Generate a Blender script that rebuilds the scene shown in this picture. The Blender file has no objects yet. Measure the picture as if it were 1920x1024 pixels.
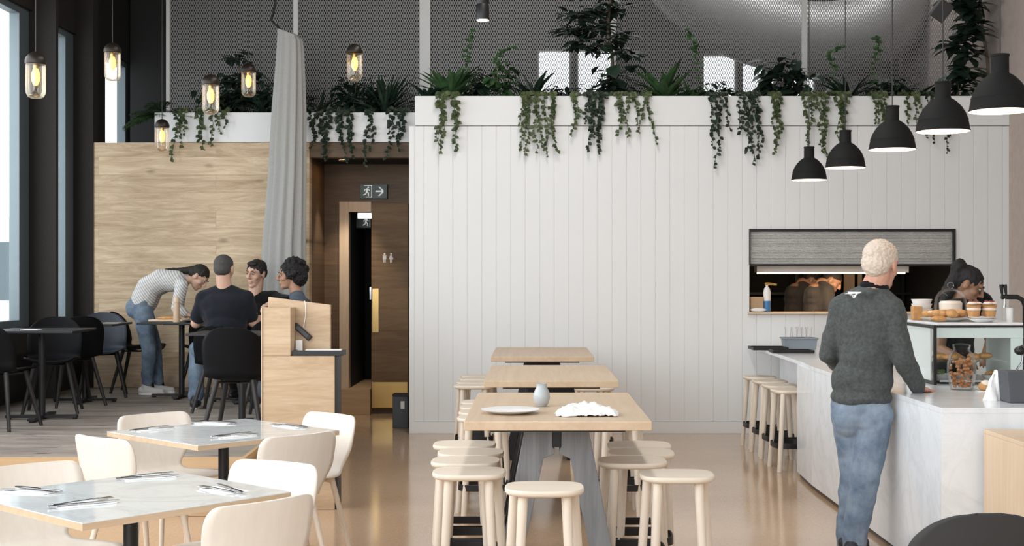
import bpy, bmesh, math, random
from mathutils import Vector, Matrix, noise
from mathutils.bvhtree import BVHTree
PI = math.pi
SC = bpy.context.scene
COL = SC.collection
F = 2450.0
EYE = 1.55

def V(*a): return Vector(a)

def P(px, py, Y):
    """A point of the place, from where it shows in the 1920x1024 frame and its distance."""
    return Vector(((px - 1000.0) * Y / F, Y, EYE - (py - 522.0) * Y / F))

# ---------------------------------------------------------------- camera, sky, exposure
cd = bpy.data.cameras.new('camera')
cam = bpy.data.objects.new('camera', cd)
COL.objects.link(cam)
cam.location = (0, 0, EYE)
cam.rotation_euler = (PI / 2, 0, 0)
cd.sensor_fit = 'HORIZONTAL'
cd.sensor_width = 36.0
cd.lens = 36.0 * F / 1920.0
cd.shift_x = -40.0 / 1920.0
cd.shift_y = 10.0 / 1920.0
cd.clip_start = 0.05
cd.clip_end = 300
SC.camera = cam

W = bpy.data.worlds.new('sky')
SC.world = W
W.use_nodes = True
bg = W.node_tree.nodes['Background']
bg.inputs[0].default_value = (0.90, 0.96, 1.0, 1)
bg.inputs[1].default_value = 2.4

def area(name, loc, tgt, sx, sy, power, col):
    l = bpy.data.lights.new(name, 'AREA')
    l.shape = 'RECTANGLE'; l.size = sx; l.size_y = sy; l.energy = power; l.color = col
    o = bpy.data.objects.new(name, l); COL.objects.link(o)
    o.location = loc
    o.rotation_euler = (Vector(tgt) - Vector(loc)).to_track_quat('-Z', 'Y').to_euler()
    return o

area('window_daylight', (-4.5, 7.4, 2.7), (1.5, 9.6, 1.0), 9.5, 3.2, 370, (0.95, 0.98, 1.0))
area('shopfront_daylight', (-1.6, -2.6, 2.8), (1.2, 10, 1.8), 5.0, 4.5, 250, (0.96, 0.98, 1.0))
area('ceiling_spots', (0.2, 8.6, 5.9), (0.2, 8.8, 0), 0.5, 5.0, 170, (1.0, 0.96, 0.91))

vs = SC.view_settings
vs.view_transform = 'Standard'
vs.look = 'None'
vs.gamma = 1.0
vs.use_curve_mapping = False
vs.exposure = -0.14
SC.cycles.max_bounces = 8
SC.cycles.diffuse_bounces = 4
SC.cycles.glossy_bounces = 4
SC.cycles.transmission_bounces = 6
SC.cycles.transparent_max_bounces = 24
SC.cycles.caustics_reflective = False
SC.cycles.caustics_refractive = False
SC.cycles.sample_clamp_indirect = 6.0

# ---------------------------------------------------------------- materials
class NT:
    def __init__(s, name):
        s.m = bpy.data.materials.new(name); s.m.use_nodes = True
        s.t = s.m.node_tree; s.b = s.t.nodes['Principled BSDF']; s.out = s.t.nodes['Material Output']
    def n(s, typ, **kw):
        x = s.t.nodes.new(typ)
        for k, v in kw.items():
            if k.startswith('i_'): x.inputs[k[2:].replace('_', ' ')].default_value = v
            else: setattr(x, k, v)
        return x
    def l(s, a, b): s.t.links.new(a, b)
    def coord(s, scale=(1, 1, 1), rot=(0, 0, 0), out='Object'):
        tc = s.n('ShaderNodeTexCoord'); mp = s.n('ShaderNodeMapping')
        mp.inputs['Scale'].default_value = scale; mp.inputs['Rotation'].default_value = rot
        s.l(tc.outputs[out], mp.inputs[0]); return mp.outputs[0]
    def noise(s, vec, scale, detail=4, rough=.55, dist=0):
        x = s.n('ShaderNodeTexNoise'); x.inputs['Scale'].default_value = scale
        x.inputs['Detail'].default_value = detail; x.inputs['Roughness'].default_value = rough
        x.inputs['Distortion'].default_value = dist
        s.l(vec, x.inputs['Vector']); return x.outputs['Fac']
    def ramp(s, fac, stops):
        r = s.n('ShaderNodeValToRGB'); e = r.color_ramp.elements
        while len(e) < len(stops): e.new(.5)
        for q, (p, c) in zip(e, stops): q.position = p; q.color = (*c, 1)
        s.l(fac, r.inputs[0]); return r.outputs[0]
    def mix(s, fac, a, b, mode='MIX'):
        x = s.n('ShaderNodeMix', data_type='RGBA', blend_type=mode)
        for sock, v in ((x.inputs[0], fac), (x.inputs[6], a), (x.inputs[7], b)):
            if hasattr(v, 'links'): s.l(v, sock)
            elif isinstance(v, (int, float)): sock.default_value = v
            else: sock.default_value = (*v, 1)
        return x.outputs[2]
    def math(s, op, a, b=None):
        x = s.n('ShaderNodeMath', operation=op)
        for sock, v in ((x.inputs[0], a), (x.inputs[1], b)):
            if v is None: continue
            if hasattr(v, 'links'): s.l(v, sock)
            else: sock.default_value = v
        return x.outputs[0]
    def bump(s, h, strength=.2, dist=.01):
        x = s.n('ShaderNodeBump'); x.inputs['Strength'].default_value = strength; x.inputs['Distance'].default_value = dist
        s.l(h, x.inputs['Height']); s.l(x.outputs[0], s.b.inputs['Normal'])
    def col(s, c): s.l(c, s.b.inputs['Base Color'])
    def rough(s, v):
        if hasattr(v, 'links'): s.l(v, s.b.inputs['Roughness'])
        else: s.b.inputs['Roughness'].default_value = v

def plain(name, c, rough=.5, metal=0.0, var=.06, scale=8, spec=.5, coat=0):
    t = NT(name)
    f = t.noise(t.coord(), scale, 5)
    t.col(t.mix(f, tuple(max(0, x * (1 - var)) for x in c), tuple(min(1, x * (1 + var)) for x in c)))
    t.rough(rough); t.b.inputs['Metallic'].default_value = metal
    t.b.inputs['Specular IOR Level'].default_value = spec
    t.b.inputs['Coat Weight'].default_value = coat
    return t.m

def cloth(name, c, var=.18, scale=60, bump=.25, fine=400):
    t = NT(name); co = t.coord()
    f = t.noise(co, scale, 6, .7)
    t.col(t.mix(f, tuple(x * (1 - var) for x in c), tuple(min(1, x * (1 + var)) for x in c)))
    t.rough(.95); t.b.inputs['Specular IOR Level'].default_value = .15
    t.b.inputs['Sheen Weight'].default_value = .08
    t.bump(t.noise(co, fine, 2), bump, .002)
    return t.m

def wood(name, c1, c2, axis='X', rough=.5, grain=1.0, bump=.08, spec=.4):
    """grain runs along the axis"""
    t = NT(name)
    k = {'X': (1.2, 22, 22), 'Y': (22, 1.2, 22), 'Z': (22, 22, 1.2)}[axis]
    co = t.coord(k)
    f = t.noise(co, 1.0 * grain, 8, .65, .6)
    f2 = t.noise(co, 5.0 * grain, 4, .6)
    c = t.ramp(f, [(.25, c1), (.75, c2)])
    c = t.mix(t.math('MULTIPLY', f2, .25), c, tuple(x * .7 for x in c1))
    t.col(c); t.rough(rough); t.b.inputs['Specular IOR Level'].default_value = spec
    t.bump(f2, bump, .002)
    return t.m

def oak_planks(name, c1, c2, row=.19, length=1.9, plane='XZ', rough=.6):
    t = NT(name)
    tc = t.n('ShaderNodeTexCoord'); sp = t.n('ShaderNodeSeparateXYZ'); t.l(tc.outputs['Object'], sp.inputs[0])
    cb = t.n('ShaderNodeCombineXYZ'); i = 'XYZ'.index(plane[0]); j = 'XYZ'.index(plane[1])
    t.l(sp.outputs[i], cb.inputs[0]); t.l(sp.outputs[j], cb.inputs[1])
    br = t.n('ShaderNodeTexBrick'); t.l(cb.outputs[0], br.inputs['Vector'])
    br.offset = .37; br.offset_frequency = 2
    for k, v in (('Scale', 1), ('Mortar Size', .0018), ('Mortar Smooth', .2), ('Bias', 0), ('Brick Width', length), ('Row Height', row)):
        br.inputs[k].default_value = v
    br.inputs['Color1'].default_value = (0, 0, 0, 1); br.inputs['Color2'].default_value = (1, 1, 1, 1); br.inputs['Mortar'].default_value = (.5, .5, .5, 1)
    tone = br.outputs['Color']
    cb2 = t.n('ShaderNodeCombineXYZ')
    t.l(t.math('ADD', t.math('MULTIPLY', sp.outputs[i], 1.6), t.math('MULTIPLY', tone, 37.0)), cb2.inputs[0])
    t.l(t.math('MULTIPLY', sp.outputs[j], 13.0), cb2.inputs[1])
    t.l(t.math('MULTIPLY', tone, 11.0), cb2.inputs[2])
    g = t.noise(cb2.outputs[0], 1.1, 10, .72, .9)
    g2 = t.noise(cb2.outputs[0], 7, 5, .6, .4)
    c = t.ramp(g, [(.34, c1), (.5, tuple((a + b) / 2 for a, b in zip(c1, c2))), (.64, c2)])
    c = t.mix(t.math('MULTIPLY', g2, .22), c, tuple(x * .55 for x in c1))
    c = t.mix(.24, c, t.mix(tone, tuple(x * .78 for x in c1), tuple(min(1, x * 1.12) for x in c2)))
    cb3 = t.n('ShaderNodeCombineXYZ')
    t.l(t.math('MULTIPLY', sp.outputs[i], 1.4), cb3.inputs[0]); t.l(t.math('MULTIPLY', sp.outputs[j], 3.2), cb3.inputs[1])
    vo = t.n('ShaderNodeTexVoronoi'); vo.inputs['Scale'].default_value = 1.25; vo.inputs['Randomness'].default_value = 1
    t.l(cb3.outputs[0], vo.inputs['Vector'])
    kn = t.ramp(t.math('ADD', vo.outputs['Distance'], t.math('MULTIPLY', g2, .05)), [(.06, (1, 1, 1)), (.17, (0, 0, 0))])
    c = t.mix(t.math('MULTIPLY', kn, .75), c, tuple(x * .22 for x in c1))
    c = t.mix(t.math('MULTIPLY', br.outputs['Fac'], .35), c, tuple(x * .35 for x in c1))
    t.col(c); t.rough(rough); t.b.inputs['Specular IOR Level'].default_value = .3
    t.bump(g2, .1, .003)
    return t.m

def marble(name, base=(.80, .80, .79), vein=(.48, .49, .50), rough=.18, amount=1.0):
    t = NT(name); co = t.coord((1, 1, .7), (.4, .3, .5))
    n1 = t.noise(co, 1.6, 8, .6, 1.6)
    n2 = t.noise(co, 4.5, 6, .6, 1.2)
    v1 = t.ramp(n1, [(.44, (0, 0, 0)), (.5, (1, 1, 1)), (.56, (0, 0, 0))])
    v2 = t.ramp(n2, [(.46, (0, 0, 0)), (.5, (1, 1, 1)), (.54, (0, 0, 0))])
    c = t.mix(t.math('MULTIPLY', v1, .38 * amount), base, vein)
    c = t.mix(t.math('MULTIPLY', v2, .18 * amount), c, vein)
    t.col(c); t.rough(rough)
    return t.m

def glass(name, tint=(1, 1, 1), refl=.12, rough=.02):
    t = NT(name)
    tr = t.n('ShaderNodeBsdfTransparent'); tr.inputs[0].default_value = (*tint, 1)
    gl = t.n('ShaderNodeBsdfGlossy'); gl.inputs['Roughness'].default_value = rough
    fr = t.n('ShaderNodeLayerWeight'); fr.inputs[0].default_value = .18
    mx = t.n('ShaderNodeMixShader')
    t.l(t.math('MULTIPLY', fr.outputs['Fresnel'], min(1, refl * 4)), mx.inputs[0])
    t.l(tr.outputs[0], mx.inputs[1]); t.l(gl.outputs[0], mx.inputs[2]); t.l(mx.outputs[0], t.out.inputs[0])
    return t.m

def jarglass(name):
    """thin tinted glass with a little milky body"""
    t = NT(name)
    tr = t.n('ShaderNodeBsdfTransparent'); tr.inputs[0].default_value = (1, .96, .88, 1)
    gl = t.n('ShaderNodeBsdfGlossy'); gl.inputs['Roughness'].default_value = .08
    tl = t.n('ShaderNodeBsdfTranslucent'); tl.inputs[0].default_value = (.95, .86, .72, 1)
    fr = t.n('ShaderNodeLayerWeight'); fr.inputs[0].default_value = .35
    m1 = t.n('ShaderNodeMixShader'); m2 = t.n('ShaderNodeMixShader')
    t.l(t.math('MULTIPLY', fr.outputs['Facing'], .8), m1.inputs[0]); t.l(tr.outputs[0], m1.inputs[1]); t.l(tl.outputs[0], m1.inputs[2])
    t.l(t.math('ADD', t.math('MULTIPLY', fr.outputs['Fresnel'], .5), .04), m2.inputs[0]); t.l(m1.outputs[0], m2.inputs[1]); t.l(gl.outputs[0], m2.inputs[2])
    t.l(m2.outputs[0], t.out.inputs[0]); return t.m

def glow(name, c, st):
    t = NT(name); t.b.inputs['Base Color'].default_value = (*c, 1)
    t.b.inputs['Emission Color'].default_value = (*c, 1); t.b.inputs['Emission Strength'].default_value = st
    return t.m

def mesh_metal(name):
    t = NT(name)
    tc = t.n('ShaderNodeTexCoord'); sp = t.n('ShaderNodeSeparateXYZ'); t.l(tc.outputs['Object'], sp.inputs[0])
    u = t.math('MULTIPLY', sp.outputs[0], 1 / .027); v = t.math('MULTIPLY', sp.outputs[2], 1 / .058)
    a = t.math('FRACT', t.math('ADD', u, v)); b = t.math('FRACT', t.math('SUBTRACT', u, v))
    w = t.math('MAXIMUM', t.math('LESS_THAN', a, .30), t.math('LESS_THAN', b, .30))
    t.b.inputs['Base Color'].default_value = (.30, .295, .29, 1)
    t.b.inputs['Metallic'].default_value = .2; t.rough(.5)
    tr = t.n('ShaderNodeBsdfTransparent'); mx = t.n('ShaderNodeMixShader')
    t.l(w, mx.inputs[0]); t.l(tr.outputs[0], mx.inputs[1]); t.l(t.b.outputs[0], mx.inputs[2]); t.l(mx.outputs[0], t.out.inputs[0])
    return t.m

def terrazzo():
    t = NT('polished_concrete'); co = t.coord()
    n1 = t.noise(co, .7, 4, .5); n2 = t.noise(co, 45, 5, .75)
    vo = t.n('ShaderNodeTexVoronoi'); vo.inputs['Scale'].default_value = 85; t.l(co, vo.inputs['Vector'])
    c = t.ramp(n1, [(.3, (.45, .30, .19)), (.7, (.57, .405, .275))])
    c = t.mix(t.math('MULTIPLY', t.ramp(n2, [(.48, (0, 0, 0)), (.62, (1, 1, 1))]), .4), c, (.62, .47, .33))
    c = t.mix(t.math('MULTIPLY', t.ramp(vo.outputs['Distance'], [(.12, (1, 1, 1)), (.3, (0, 0, 0))]), .45), c, (.20, .13, .09))
    t.col(c); t.rough(.13); t.b.inputs['Specular IOR Level'].default_value = .75
    return t.m

def leafmat(name, a, b, rough=.45):
    t = NT(name); f = t.noise(t.coord(), 9, 3)
    t.col(t.ramp(f, [(.3, a), (.7, b)])); t.rough(rough); t.b.inputs['Specular IOR Level'].default_value = .35
    return t.m

M = dict(
    white=plain('white_paint', (.735, .74, .735), .55, var=.02, scale=1.2),
    whitebox=plain('white_planter_paint', (.80, .81, .81), .5, var=.02),
    floor=terrazzo(),
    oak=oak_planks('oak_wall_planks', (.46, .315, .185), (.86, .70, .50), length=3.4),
    oakshade=oak_planks('shaded_oak_planks', (.10, .062, .034), (.19, .122, .072), rough=.5),  # same oak darkened: the shade of the alcove is put into the colour
    oakdoor=oak_planks('oak_door_planks', (.17, .105, .055), (.29, .19, .105), row=.24, length=3),
    oakstand=oak_planks('oak_veneer', (.46, .315, .19), (.68, .52, .36), row=3.0, length=6, rough=.5),
    oakpale=wood('pale_oak', (.62, .46, .31), (.74, .59, .43), 'Z'),
    deck=oak_planks('grey_timber_deck', (.13, .108, .09), (.48, .42, .37), row=.11, length=2.4, plane='XY', rough=.45),
    riser=wood('oak_riser', (.50, .33, .18), (.63, .45, .27), 'X'),
    black=plain('black_steel', (.012, .012, .013), .45, .2),
    blackshell=plain('black_plastic_shell', (.005, .005, .006), .6, 0, spec=.12),
    navyshell=plain('navy_plastic_shell', (.02, .03, .05), .5, 0),
    greyshell=plain('charcoal_plastic_shell', (.035, .035, .036), .6, 0, spec=.3),
    blackwood=wood('black_stained_wood', (.012, .011, .011), (.028, .026, .025), 'Z'),
    pier=plain('dark_wall_paint', (.020, .017, .015), .85, var=.5, scale=60),
    frame=plain('grey_window_frame', (.16, .20, .22), .45, .3),
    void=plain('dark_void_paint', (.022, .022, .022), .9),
    plaster=plain('warm_plaster', (.42, .35, .31), .9, var=.15, scale=14),
    ceil=plain('dark_ceiling_paint', (.10, .10, .10), .9),
    meshm=mesh_metal('expanded_metal_mesh'),
    postw=plain('white_post', (.66, .66, .64), .5),
    duct=plain('galvanised_steel', (.42, .42, .42), .55, .45, var=.2, scale=3),
    glassw=glass('window_glass', (1, 1, 1), .02),
    beech=wood('pale_beech', (.70, .60, .49), (.78, .69, .585), 'Z', .5, bump=.03),
    beechseat=wood('pale_beech_seat', (.70, .60, .485), (.78, .69, .58), 'X', .5, bump=.03),
    chairw=wood('whitewashed_beech', (.72, .655, .575), (.80, .745, .675), 'Z', .5, .6, .02),
    tabtop=wood('oak_table_top', (.50, .36, .235), (.64, .49, .345), 'Y', .42),
    tabgrey=wood('grey_weathered_wood', (.15, .155, .165), (.33, .335, .345), 'Z', .75, bump=.35),
    lam=marble('grey_white_marble_top', (.66, .68, .675), (.42, .44, .45), .08, .9),
    ply=wood('plywood_edge', (.50, .36, .23), (.64, .49, .34), 'X'),
    marble=marble('white_veined_marble', (.79, .825, .86), (.50, .53, .56), .16, .6),
    steel=plain('brushed_steel', (.62, .62, .61), .28, 1.0, var=.12, scale=30),
    chrome=plain('polished_steel', (.50, .50, .51), .15, 1.0),
    shutter=plain('ribbed_steel', (.88, .87, .85), .3, .6, var=.15, scale=3),
    brass=plain('brass', (.62, .42, .16), .3, .9),
    curtain=cloth('grey_linen', (.37, .37, .355), .12, 40, .3, 600),
    lampblk=plain('black_rubber', (.010, .010, .010), .75, var=.5, scale=160, spec=.2),
    lampin=plain('white_lamp_lining', (.85, .83, .78), .5),
    cord=plain('dark_cord', (.02, .02, .02), .6),
    cap=plain('bronze_cap', (.022, .015, .011), .4, .4),
    lampglass=jarglass('amber_tint_glass'),
    bulb=glow('warm_bulb', (1.0, .56, .18), 1.6),
    fil=glow('filament_glow', (1.0, .62, .22), 14.0),
    bulbw=glow('white_bulb', (1.0, .85, .66), 22.0),
    heat=glow('heat_lamp', (1.0, .66, .38), 14.0),
    ivy=leafmat('ivy_leaf', (.016, .036, .014), (.10, .125, .05)),
    ivydark=leafmat('dark_ivy_leaf', (.010, .020, .012), (.028, .045, .026)),
    fern=leafmat('fern_leaf', (.018, .055, .02), (.06, .12, .045)),
    ferndark=leafmat('dark_fern_leaf', (.008, .020, .012), (.022, .045, .026)),
    fig=leafmat('fig_leaf', (.010, .024, .015), (.032, .055, .035), .35),
    stem=plain('green_stem', (.06, .07, .03), .7),
    bark=plain('grey_bark', (.10, .08, .06), .9),
    soil=plain('dark_soil', (.03, .02, .015), 1.0),
    skin=plain('skin_fair', (.56, .35, .26), .55, var=.08, scale=30, spec=.35),
    skinold=plain('skin_ruddy', (.60, .33, .245), .55, var=.12, scale=40, spec=.35),
    skindark=plain('skin_brown', (.27, .145, .085), .5, var=.08, scale=30),
    skinwarm=plain('skin_tan', (.40, .22, .14), .55, var=.1, scale=30),
    hairdk=plain('dark_hair', (.012, .009, .007), .75, var=.5, scale=90),
    hairbk=plain('black_hair', (.006, .005, .006), .75, var=.5, scale=90),
    hairgr=plain('cropped_greying_hair', (.050, .048, .046), .8, var=.4, scale=120),
    hairwh=plain('white_hair', (.60, .51, .43), .85, var=.32, scale=95),
    eyew=plain('eye_white', (.42, .38, .36), .4),
    eyed=plain('eye_iris', (.02, .015, .012), .2),
    sweater=cloth('heather_grey_wool', (.072, .080, .079), .85, 55, .5, 420),
    collar=cloth('black_collar', (.010, .010, .012)),
    tee=cloth('black_cotton', (.011, .013, .018)),
    blk=cloth('black_jersey', (.009, .009, .010)),
    cookshirt=cloth('charcoal_shirt', (.045, .042, .040)),
    denimsh=cloth('grey_blue_denim', (.07, .09, .115), .3, 90),
    shoe=plain('dark_leather', (.012, .012, .016), .5),
    sneaker=plain('white_canvas', (.62, .60, .57), .7),
    china=plain('white_china', (.82, .82, .81), .2, coat=.3),
    greyvase=plain('pale_grey_glaze', (.40, .43, .44), .35, coat=.3),
    linen=cloth('white_linen', (.80, .80, .79), .03, 20, .2),
    paper=plain('white_paper', (.82, .81, .79), .8),
    pastry=plain('golden_pastry', (.52, .27, .10), .6, var=.5, scale=35),
    cream=plain('cream_icing', (.80, .70, .60), .5),
    berry=plain('berry_topping', (.25, .05, .04), .4, var=.5, scale=60),
    salad=plain('green_salad', (.15, .21, .08), .6, var=.7, scale=40),
    nut=plain('caramel_nuts', (.42, .19, .07), .45, var=.5, scale=60),
    bluebox=plain('blue_grey_plastic', (.22, .26, .29), .5),
    darkgrey=plain('dark_grey_plastic', (.07, .075, .085), .6),
    blue=plain('blue_label', (.05, .19, .42), .5),
    cardboard=plain('cardboard', (.45, .30, .18), .9),
    caseglass=glass('case_glass', (.975, .992, .987), .05),
    clearglass=glass('clear_glass', (.99, .99, .99), .12),
    mint=plain('pale_green_panel', (.70, .76, .74), .3),
    signgreen=plain('sign_green', (.010, .045, .035), .4),
    signwhite=glow('sign_white', (.80, .85, .82), .28),
    concrete=plain('pale_render', (.85, .86, .86), .9),
    asphalt=plain('pale_paving', (.75, .75, .74), .9),
)

def jeans(name, a, b):
    t = NT(name); co = t.coord()
    f = t.noise(co, 7, 5, .6); g = t.noise(co, 160, 4, .7)
    c = t.ramp(f, [(.3, a), (.72, b)])
    c = t.mix(t.math('MULTIPLY', g, .35), c, tuple(x * .55 for x in a))
    t.col(c); t.rough(.9); t.b.inputs['Specular IOR Level'].default_value = .15
    t.bump(g, .2, .002); return t.m
M['jeans'] = jeans('washed_denim', (.10, .145, .215), (.33, .395, .475))
M['jeansdk'] = jeans('mid_blue_denim', (.08, .12, .18), (.26, .325, .40))

def striped(name):
    t = NT(name); tc = t.n('ShaderNodeTexCoord')
    mp = t.n('ShaderNodeMapping'); mp.inputs['Rotation'].default_value = (0, math.radians(35), 0)
    t.l(tc.outputs['Object'], mp.inputs[0]); sp = t.n('ShaderNodeSeparateXYZ'); t.l(mp.outputs[0], sp.inputs[0])
    w = t.math('LESS_THAN', t.math('FRACT', t.math('MULTIPLY', sp.outputs[0], 46.0)), .36)
    t.col(t.mix(w, (.66, .65, .63), (.33, .34, .36))); t.rough(.95); return t.m
M['stripe'] = striped('striped_jersey')

# ---------------------------------------------------------------- mesh building
class MB:
    def __init__(s): s.v = []; s.f = []
    def add(s, vs, fs):
        o = len(s.v); s.v += [tuple(x) for x in vs]; s.f += [tuple(i + o for i in q) for q in fs]; return s
    def box(s, x0, x1, y0, y1, z0, z1, R=None, c=None):
        vs = [Vector((x, y, z)) for z in (z0, z1) for y in (y0, y1) for x in (x0, x1)]
        if R is not None: vs = [R @ v + (c if c is not None else Vector((0, 0, 0))) for v in vs]
        return s.add(vs, [(0, 2, 3, 1), (4, 5, 7, 6), (0, 1, 5, 4), (2, 6, 7, 3), (0, 4, 6, 2), (1, 3, 7, 5)])
    def cyl(s, p, q, r0, r1=None, n=16, caps=True):
        p = Vector(p); q = Vector(q); r1 = r0 if r1 is None else r1
        d = (q - p).normalized(); a = d.orthogonal().normalized(); b = d.cross(a)
        vs = []
        for c, r in ((p, r0), (q, r1)):
            vs += [c + (a * math.cos(t) + b * math.sin(t)) * r for t in [2 * PI * i / n for i in range(n)]]
        fs = [(i, (i + 1) % n, n + (i + 1) % n, n + i) for i in range(n)]
        if caps: fs += [tuple(range(n - 1, -1, -1)), tuple(range(n, 2 * n))]
        return s.add(vs, fs)
    def lathe(s, prof, c=(0, 0, 0), n=24, sx=1, sy=1, R=None, caps=True):
        c = Vector(c); vs = []; m = len(prof)
        for r, z in prof:
            for i in range(n):
                t = 2 * PI * i / n; v = Vector((r * math.cos(t) * sx, r * math.sin(t) * sy, z))
                vs.append((R @ v if R is not None else v) + c)
        fs = [(j * n + i, j * n + (i + 1) % n, (j + 1) * n + (i + 1) % n, (j + 1) * n + i) for j in range(m - 1) for i in range(n)]
        if caps and prof[0][0] > 1e-6: fs.append(tuple(range(n - 1, -1, -1)))
        if caps and prof[-1][0] > 1e-6: fs.append(tuple(range((m - 1) * n, m * n)))
        return s.add(vs, fs)
    def tube(s, pts, r, n=8, closed=False, flat=None):
        pts = [Vector(p) for p in pts]; m = len(pts); vs = []; up = None
        rs = r if isinstance(r, (list, tuple)) else [r] * m
        for i, p in enumerate(pts):
            if closed: d = pts[(i + 1) % m] - pts[i - 1]
            else: d = pts[min(i + 1, m - 1)] - pts[max(i - 1, 0)]
            d.normalize()
            if up is None: up = d.orthogonal().normalized() if flat is None else Vector((0, 0, 1))
            if flat is not None: up = Vector((0, 0, 1))
            b = d.cross(up)
            if b.length < 1e-4: b = d.orthogonal()
            b.normalize(); up = b.cross(d).normalized()
            for k in range(n):
                t = 2 * PI * (k + .5) / n
                vs.append(p + b * math.cos(t) * rs[i] + up * math.sin(t) * (rs[i] if flat is None else flat))
        fs = []
        for i in range(m if closed else m - 1):
            for k in range(n):
                j = (i + 1) % m
                fs.append((i * n + k, i * n + (k + 1) % n, j * n + (k + 1) % n, j * n + k))
        if not closed: fs += [tuple(range(n - 1, -1, -1)), tuple(range((m - 1) * n, m * n))]
        return s.add(vs, fs)
    def ell(s, c, r, R=None, nu=16, nv=10):
        c = Vector(c); vs = [Vector((0, 0, -r[2]))]
        for j in range(1, nv):
            ph = -PI / 2 + PI * j / nv
            for i in range(nu):
                t = 2 * PI * i / nu
                vs.append(Vector((r[0] * math.cos(ph) * math.cos(t), r[1] * math.cos(ph) * math.sin(t), r[2] * math.sin(ph))))
        vs.append(Vector((0, 0, r[2])))
        fs = [(0, 1 + (i + 1) % nu, 1 + i) for i in range(nu)]
        for j in range(nv - 2):
            for i in range(nu):
                a = 1 + j * nu
                fs.append((a + i, a + (i + 1) % nu, a + nu + (i + 1) % nu, a + nu + i))
        l = len(vs) - 1; a = 1 + (nv - 2) * nu
        fs += [(l, a + i, a + (i + 1) % nu) for i in range(nu)]
        return s.add([(R @ v if R is not None else v) + c for v in vs], fs)
    def cap(s, p, r0, q, r1, n=14):
        """tapered capsule"""
        p = Vector(p); q = Vector(q); d = q - p; L = d.length
        if L < 1e-5: return s.ell(p, (max(r0, r1),) * 3)
        z = d / L; x = z.orthogonal().normalized(); R = Matrix((x, z.cross(x), z)).transposed()
        prof = [(0, -r0)] + [(r0 * math.cos(a), r0 * math.sin(a)) for a in (-1.2, -.8, -.4, 0)]
        prof += [(r1 * math.cos(a), L + r1 * math.sin(a)) for a in (0, .4, .8, 1.2)] + [(0, L + r1)]
        return s.lathe([(max(r, 1e-7), z_) for r, z_ in prof], p, n, R=R)
    def prism(s, poly, y0, y1, plane='XZ', R=None, c=None):
        """polygon (a,b) extruded along the third axis"""
        n = len(poly); vs = []
        for y in (y0, y1):
            for a, b in poly:
                v = {'XZ': Vector((a, y, b)), 'XY': Vector((a, b, y)), 'YZ': Vector((y, a, b))}[plane]
                vs.append((R @ v if R is not None else v) + (c if c is not None else Vector((0, 0, 0))))
        fs = [(i, (i + 1) % n, n + (i + 1) % n, n + i) for i in range(n)] + [tuple(range(n - 1, -1, -1)), tuple(range(n, 2 * n))]
        return s.add(vs, fs)
    def grid(s, fn, nu, nv, closed_u=False):
        vs = [fn(i / (nu if closed_u else nu - 1), j / (nv - 1)) for j in range(nv) for i in range(nu)]
        fs = [(j * nu + i, j * nu + (i + 1) % nu, (j + 1) * nu + (i + 1) % nu, (j + 1) * nu + i) for j in range(nv - 1) for i in range(nu if closed_u else nu - 1)]
        return s.add(vs, fs)
    def leaf(s, p, d, up, L, w, bend=.3, nseg=4, fold=.25):
        p = Vector(p); d = Vector(d).normalized(); side = d.cross(Vector(up))
        if side.length < 1e-3: side = d.orthogonal()
        side.normalize(); nrm = side.cross(d).normalized(); vs = []
        for k in range(nseg + 1):
            t = k / nseg
            c = p + d * (L * t) - nrm * (bend * L * t * t)
            ww = w * (math.sin(PI * min(1, t * .92 + .08)) ** .8) * .5
            vs += [c - side * ww + nrm * ww * fold, c, c + side * ww + nrm * ww * fold]
        fs = []
        for k in range(nseg):
            a = k * 3; fs += [(a, a + 1, a + 4, a + 3), (a + 1, a + 2, a + 5, a + 4)]
        return s.add(vs, fs)
    def build(s, name, mat, parent=None, off=None, bev=0, flat=False, solid=0, sub=0, fix=True):
        me = bpy.data.meshes.new(name)
        vs = s.v
        if off is not None:
            o = Vector(off); vs = [Vector(v) - o for v in vs]
        me.from_pydata([tuple(v) for v in vs], [], s.f)
        if fix:
            bm = bmesh.new(); bm.from_mesh(me); bmesh.ops.recalc_face_normals(bm, faces=bm.faces); bm.to_mesh(me); bm.free()
        me.materials.append(M[mat] if isinstance(mat, str) else mat)
        if not flat:
            me.shade_smooth()
            me.set_sharp_from_angle(angle=math.radians(38))
        ob = bpy.data.objects.new(name, me); COL.objects.link(ob)
        if parent is not None: ob.parent = parent
        if solid:
            md = ob.modifiers.new('thickness', 'SOLIDIFY'); md.thickness = solid; md.offset = 0
        if bev:
            md = ob.modifiers.new('edge', 'BEVEL'); md.width = bev; md.segments = 2; md.limit_method = 'ANGLE'
        if sub:
            md = ob.modifiers.new('smooth', 'SUBSURF'); md.levels = sub; md.render_levels = sub
        return ob

def tag(o, label=None, cat=None, group=None, kind=None):
    for k, v in (('label', label), ('category', cat), ('group', group), ('kind', kind)):
        if v: o[k] = v
    return o
def thing(name, loc, label, cat, group=None, rz=0):
    o = bpy.data.objects.new(name, None); COL.objects.link(o)
    o.empty_display_size = .1; o.location = loc; o.rotation_euler = (0, 0, rz)
    return tag(o, label, cat, group)
def struct(name, mb, mat, parent=None, bev=0, flat=False, **kw):
    return tag(mb.build(name, mat, parent, bev=bev, flat=flat, **kw), kind='structure')
def copy_tree(o, parent=None):
    c = o.copy(); COL.objects.link(c)
    if parent is not None: c.parent = parent
    for ch in list(o.children): copy_tree(ch, c)
    return c
def place(proto, used, loc, rz, label, group=None):
    o = copy_tree(proto) if used[0] else proto
    used[0] = True
    o.location = loc; o.rotation_euler = (0, 0, rz); o['label'] = label
    if group: o['group'] = group
    return o
def face(fx, fy): return math.atan2(-fx, fy)
def B(*a, **k): return MB().box(*a, **k)
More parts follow.
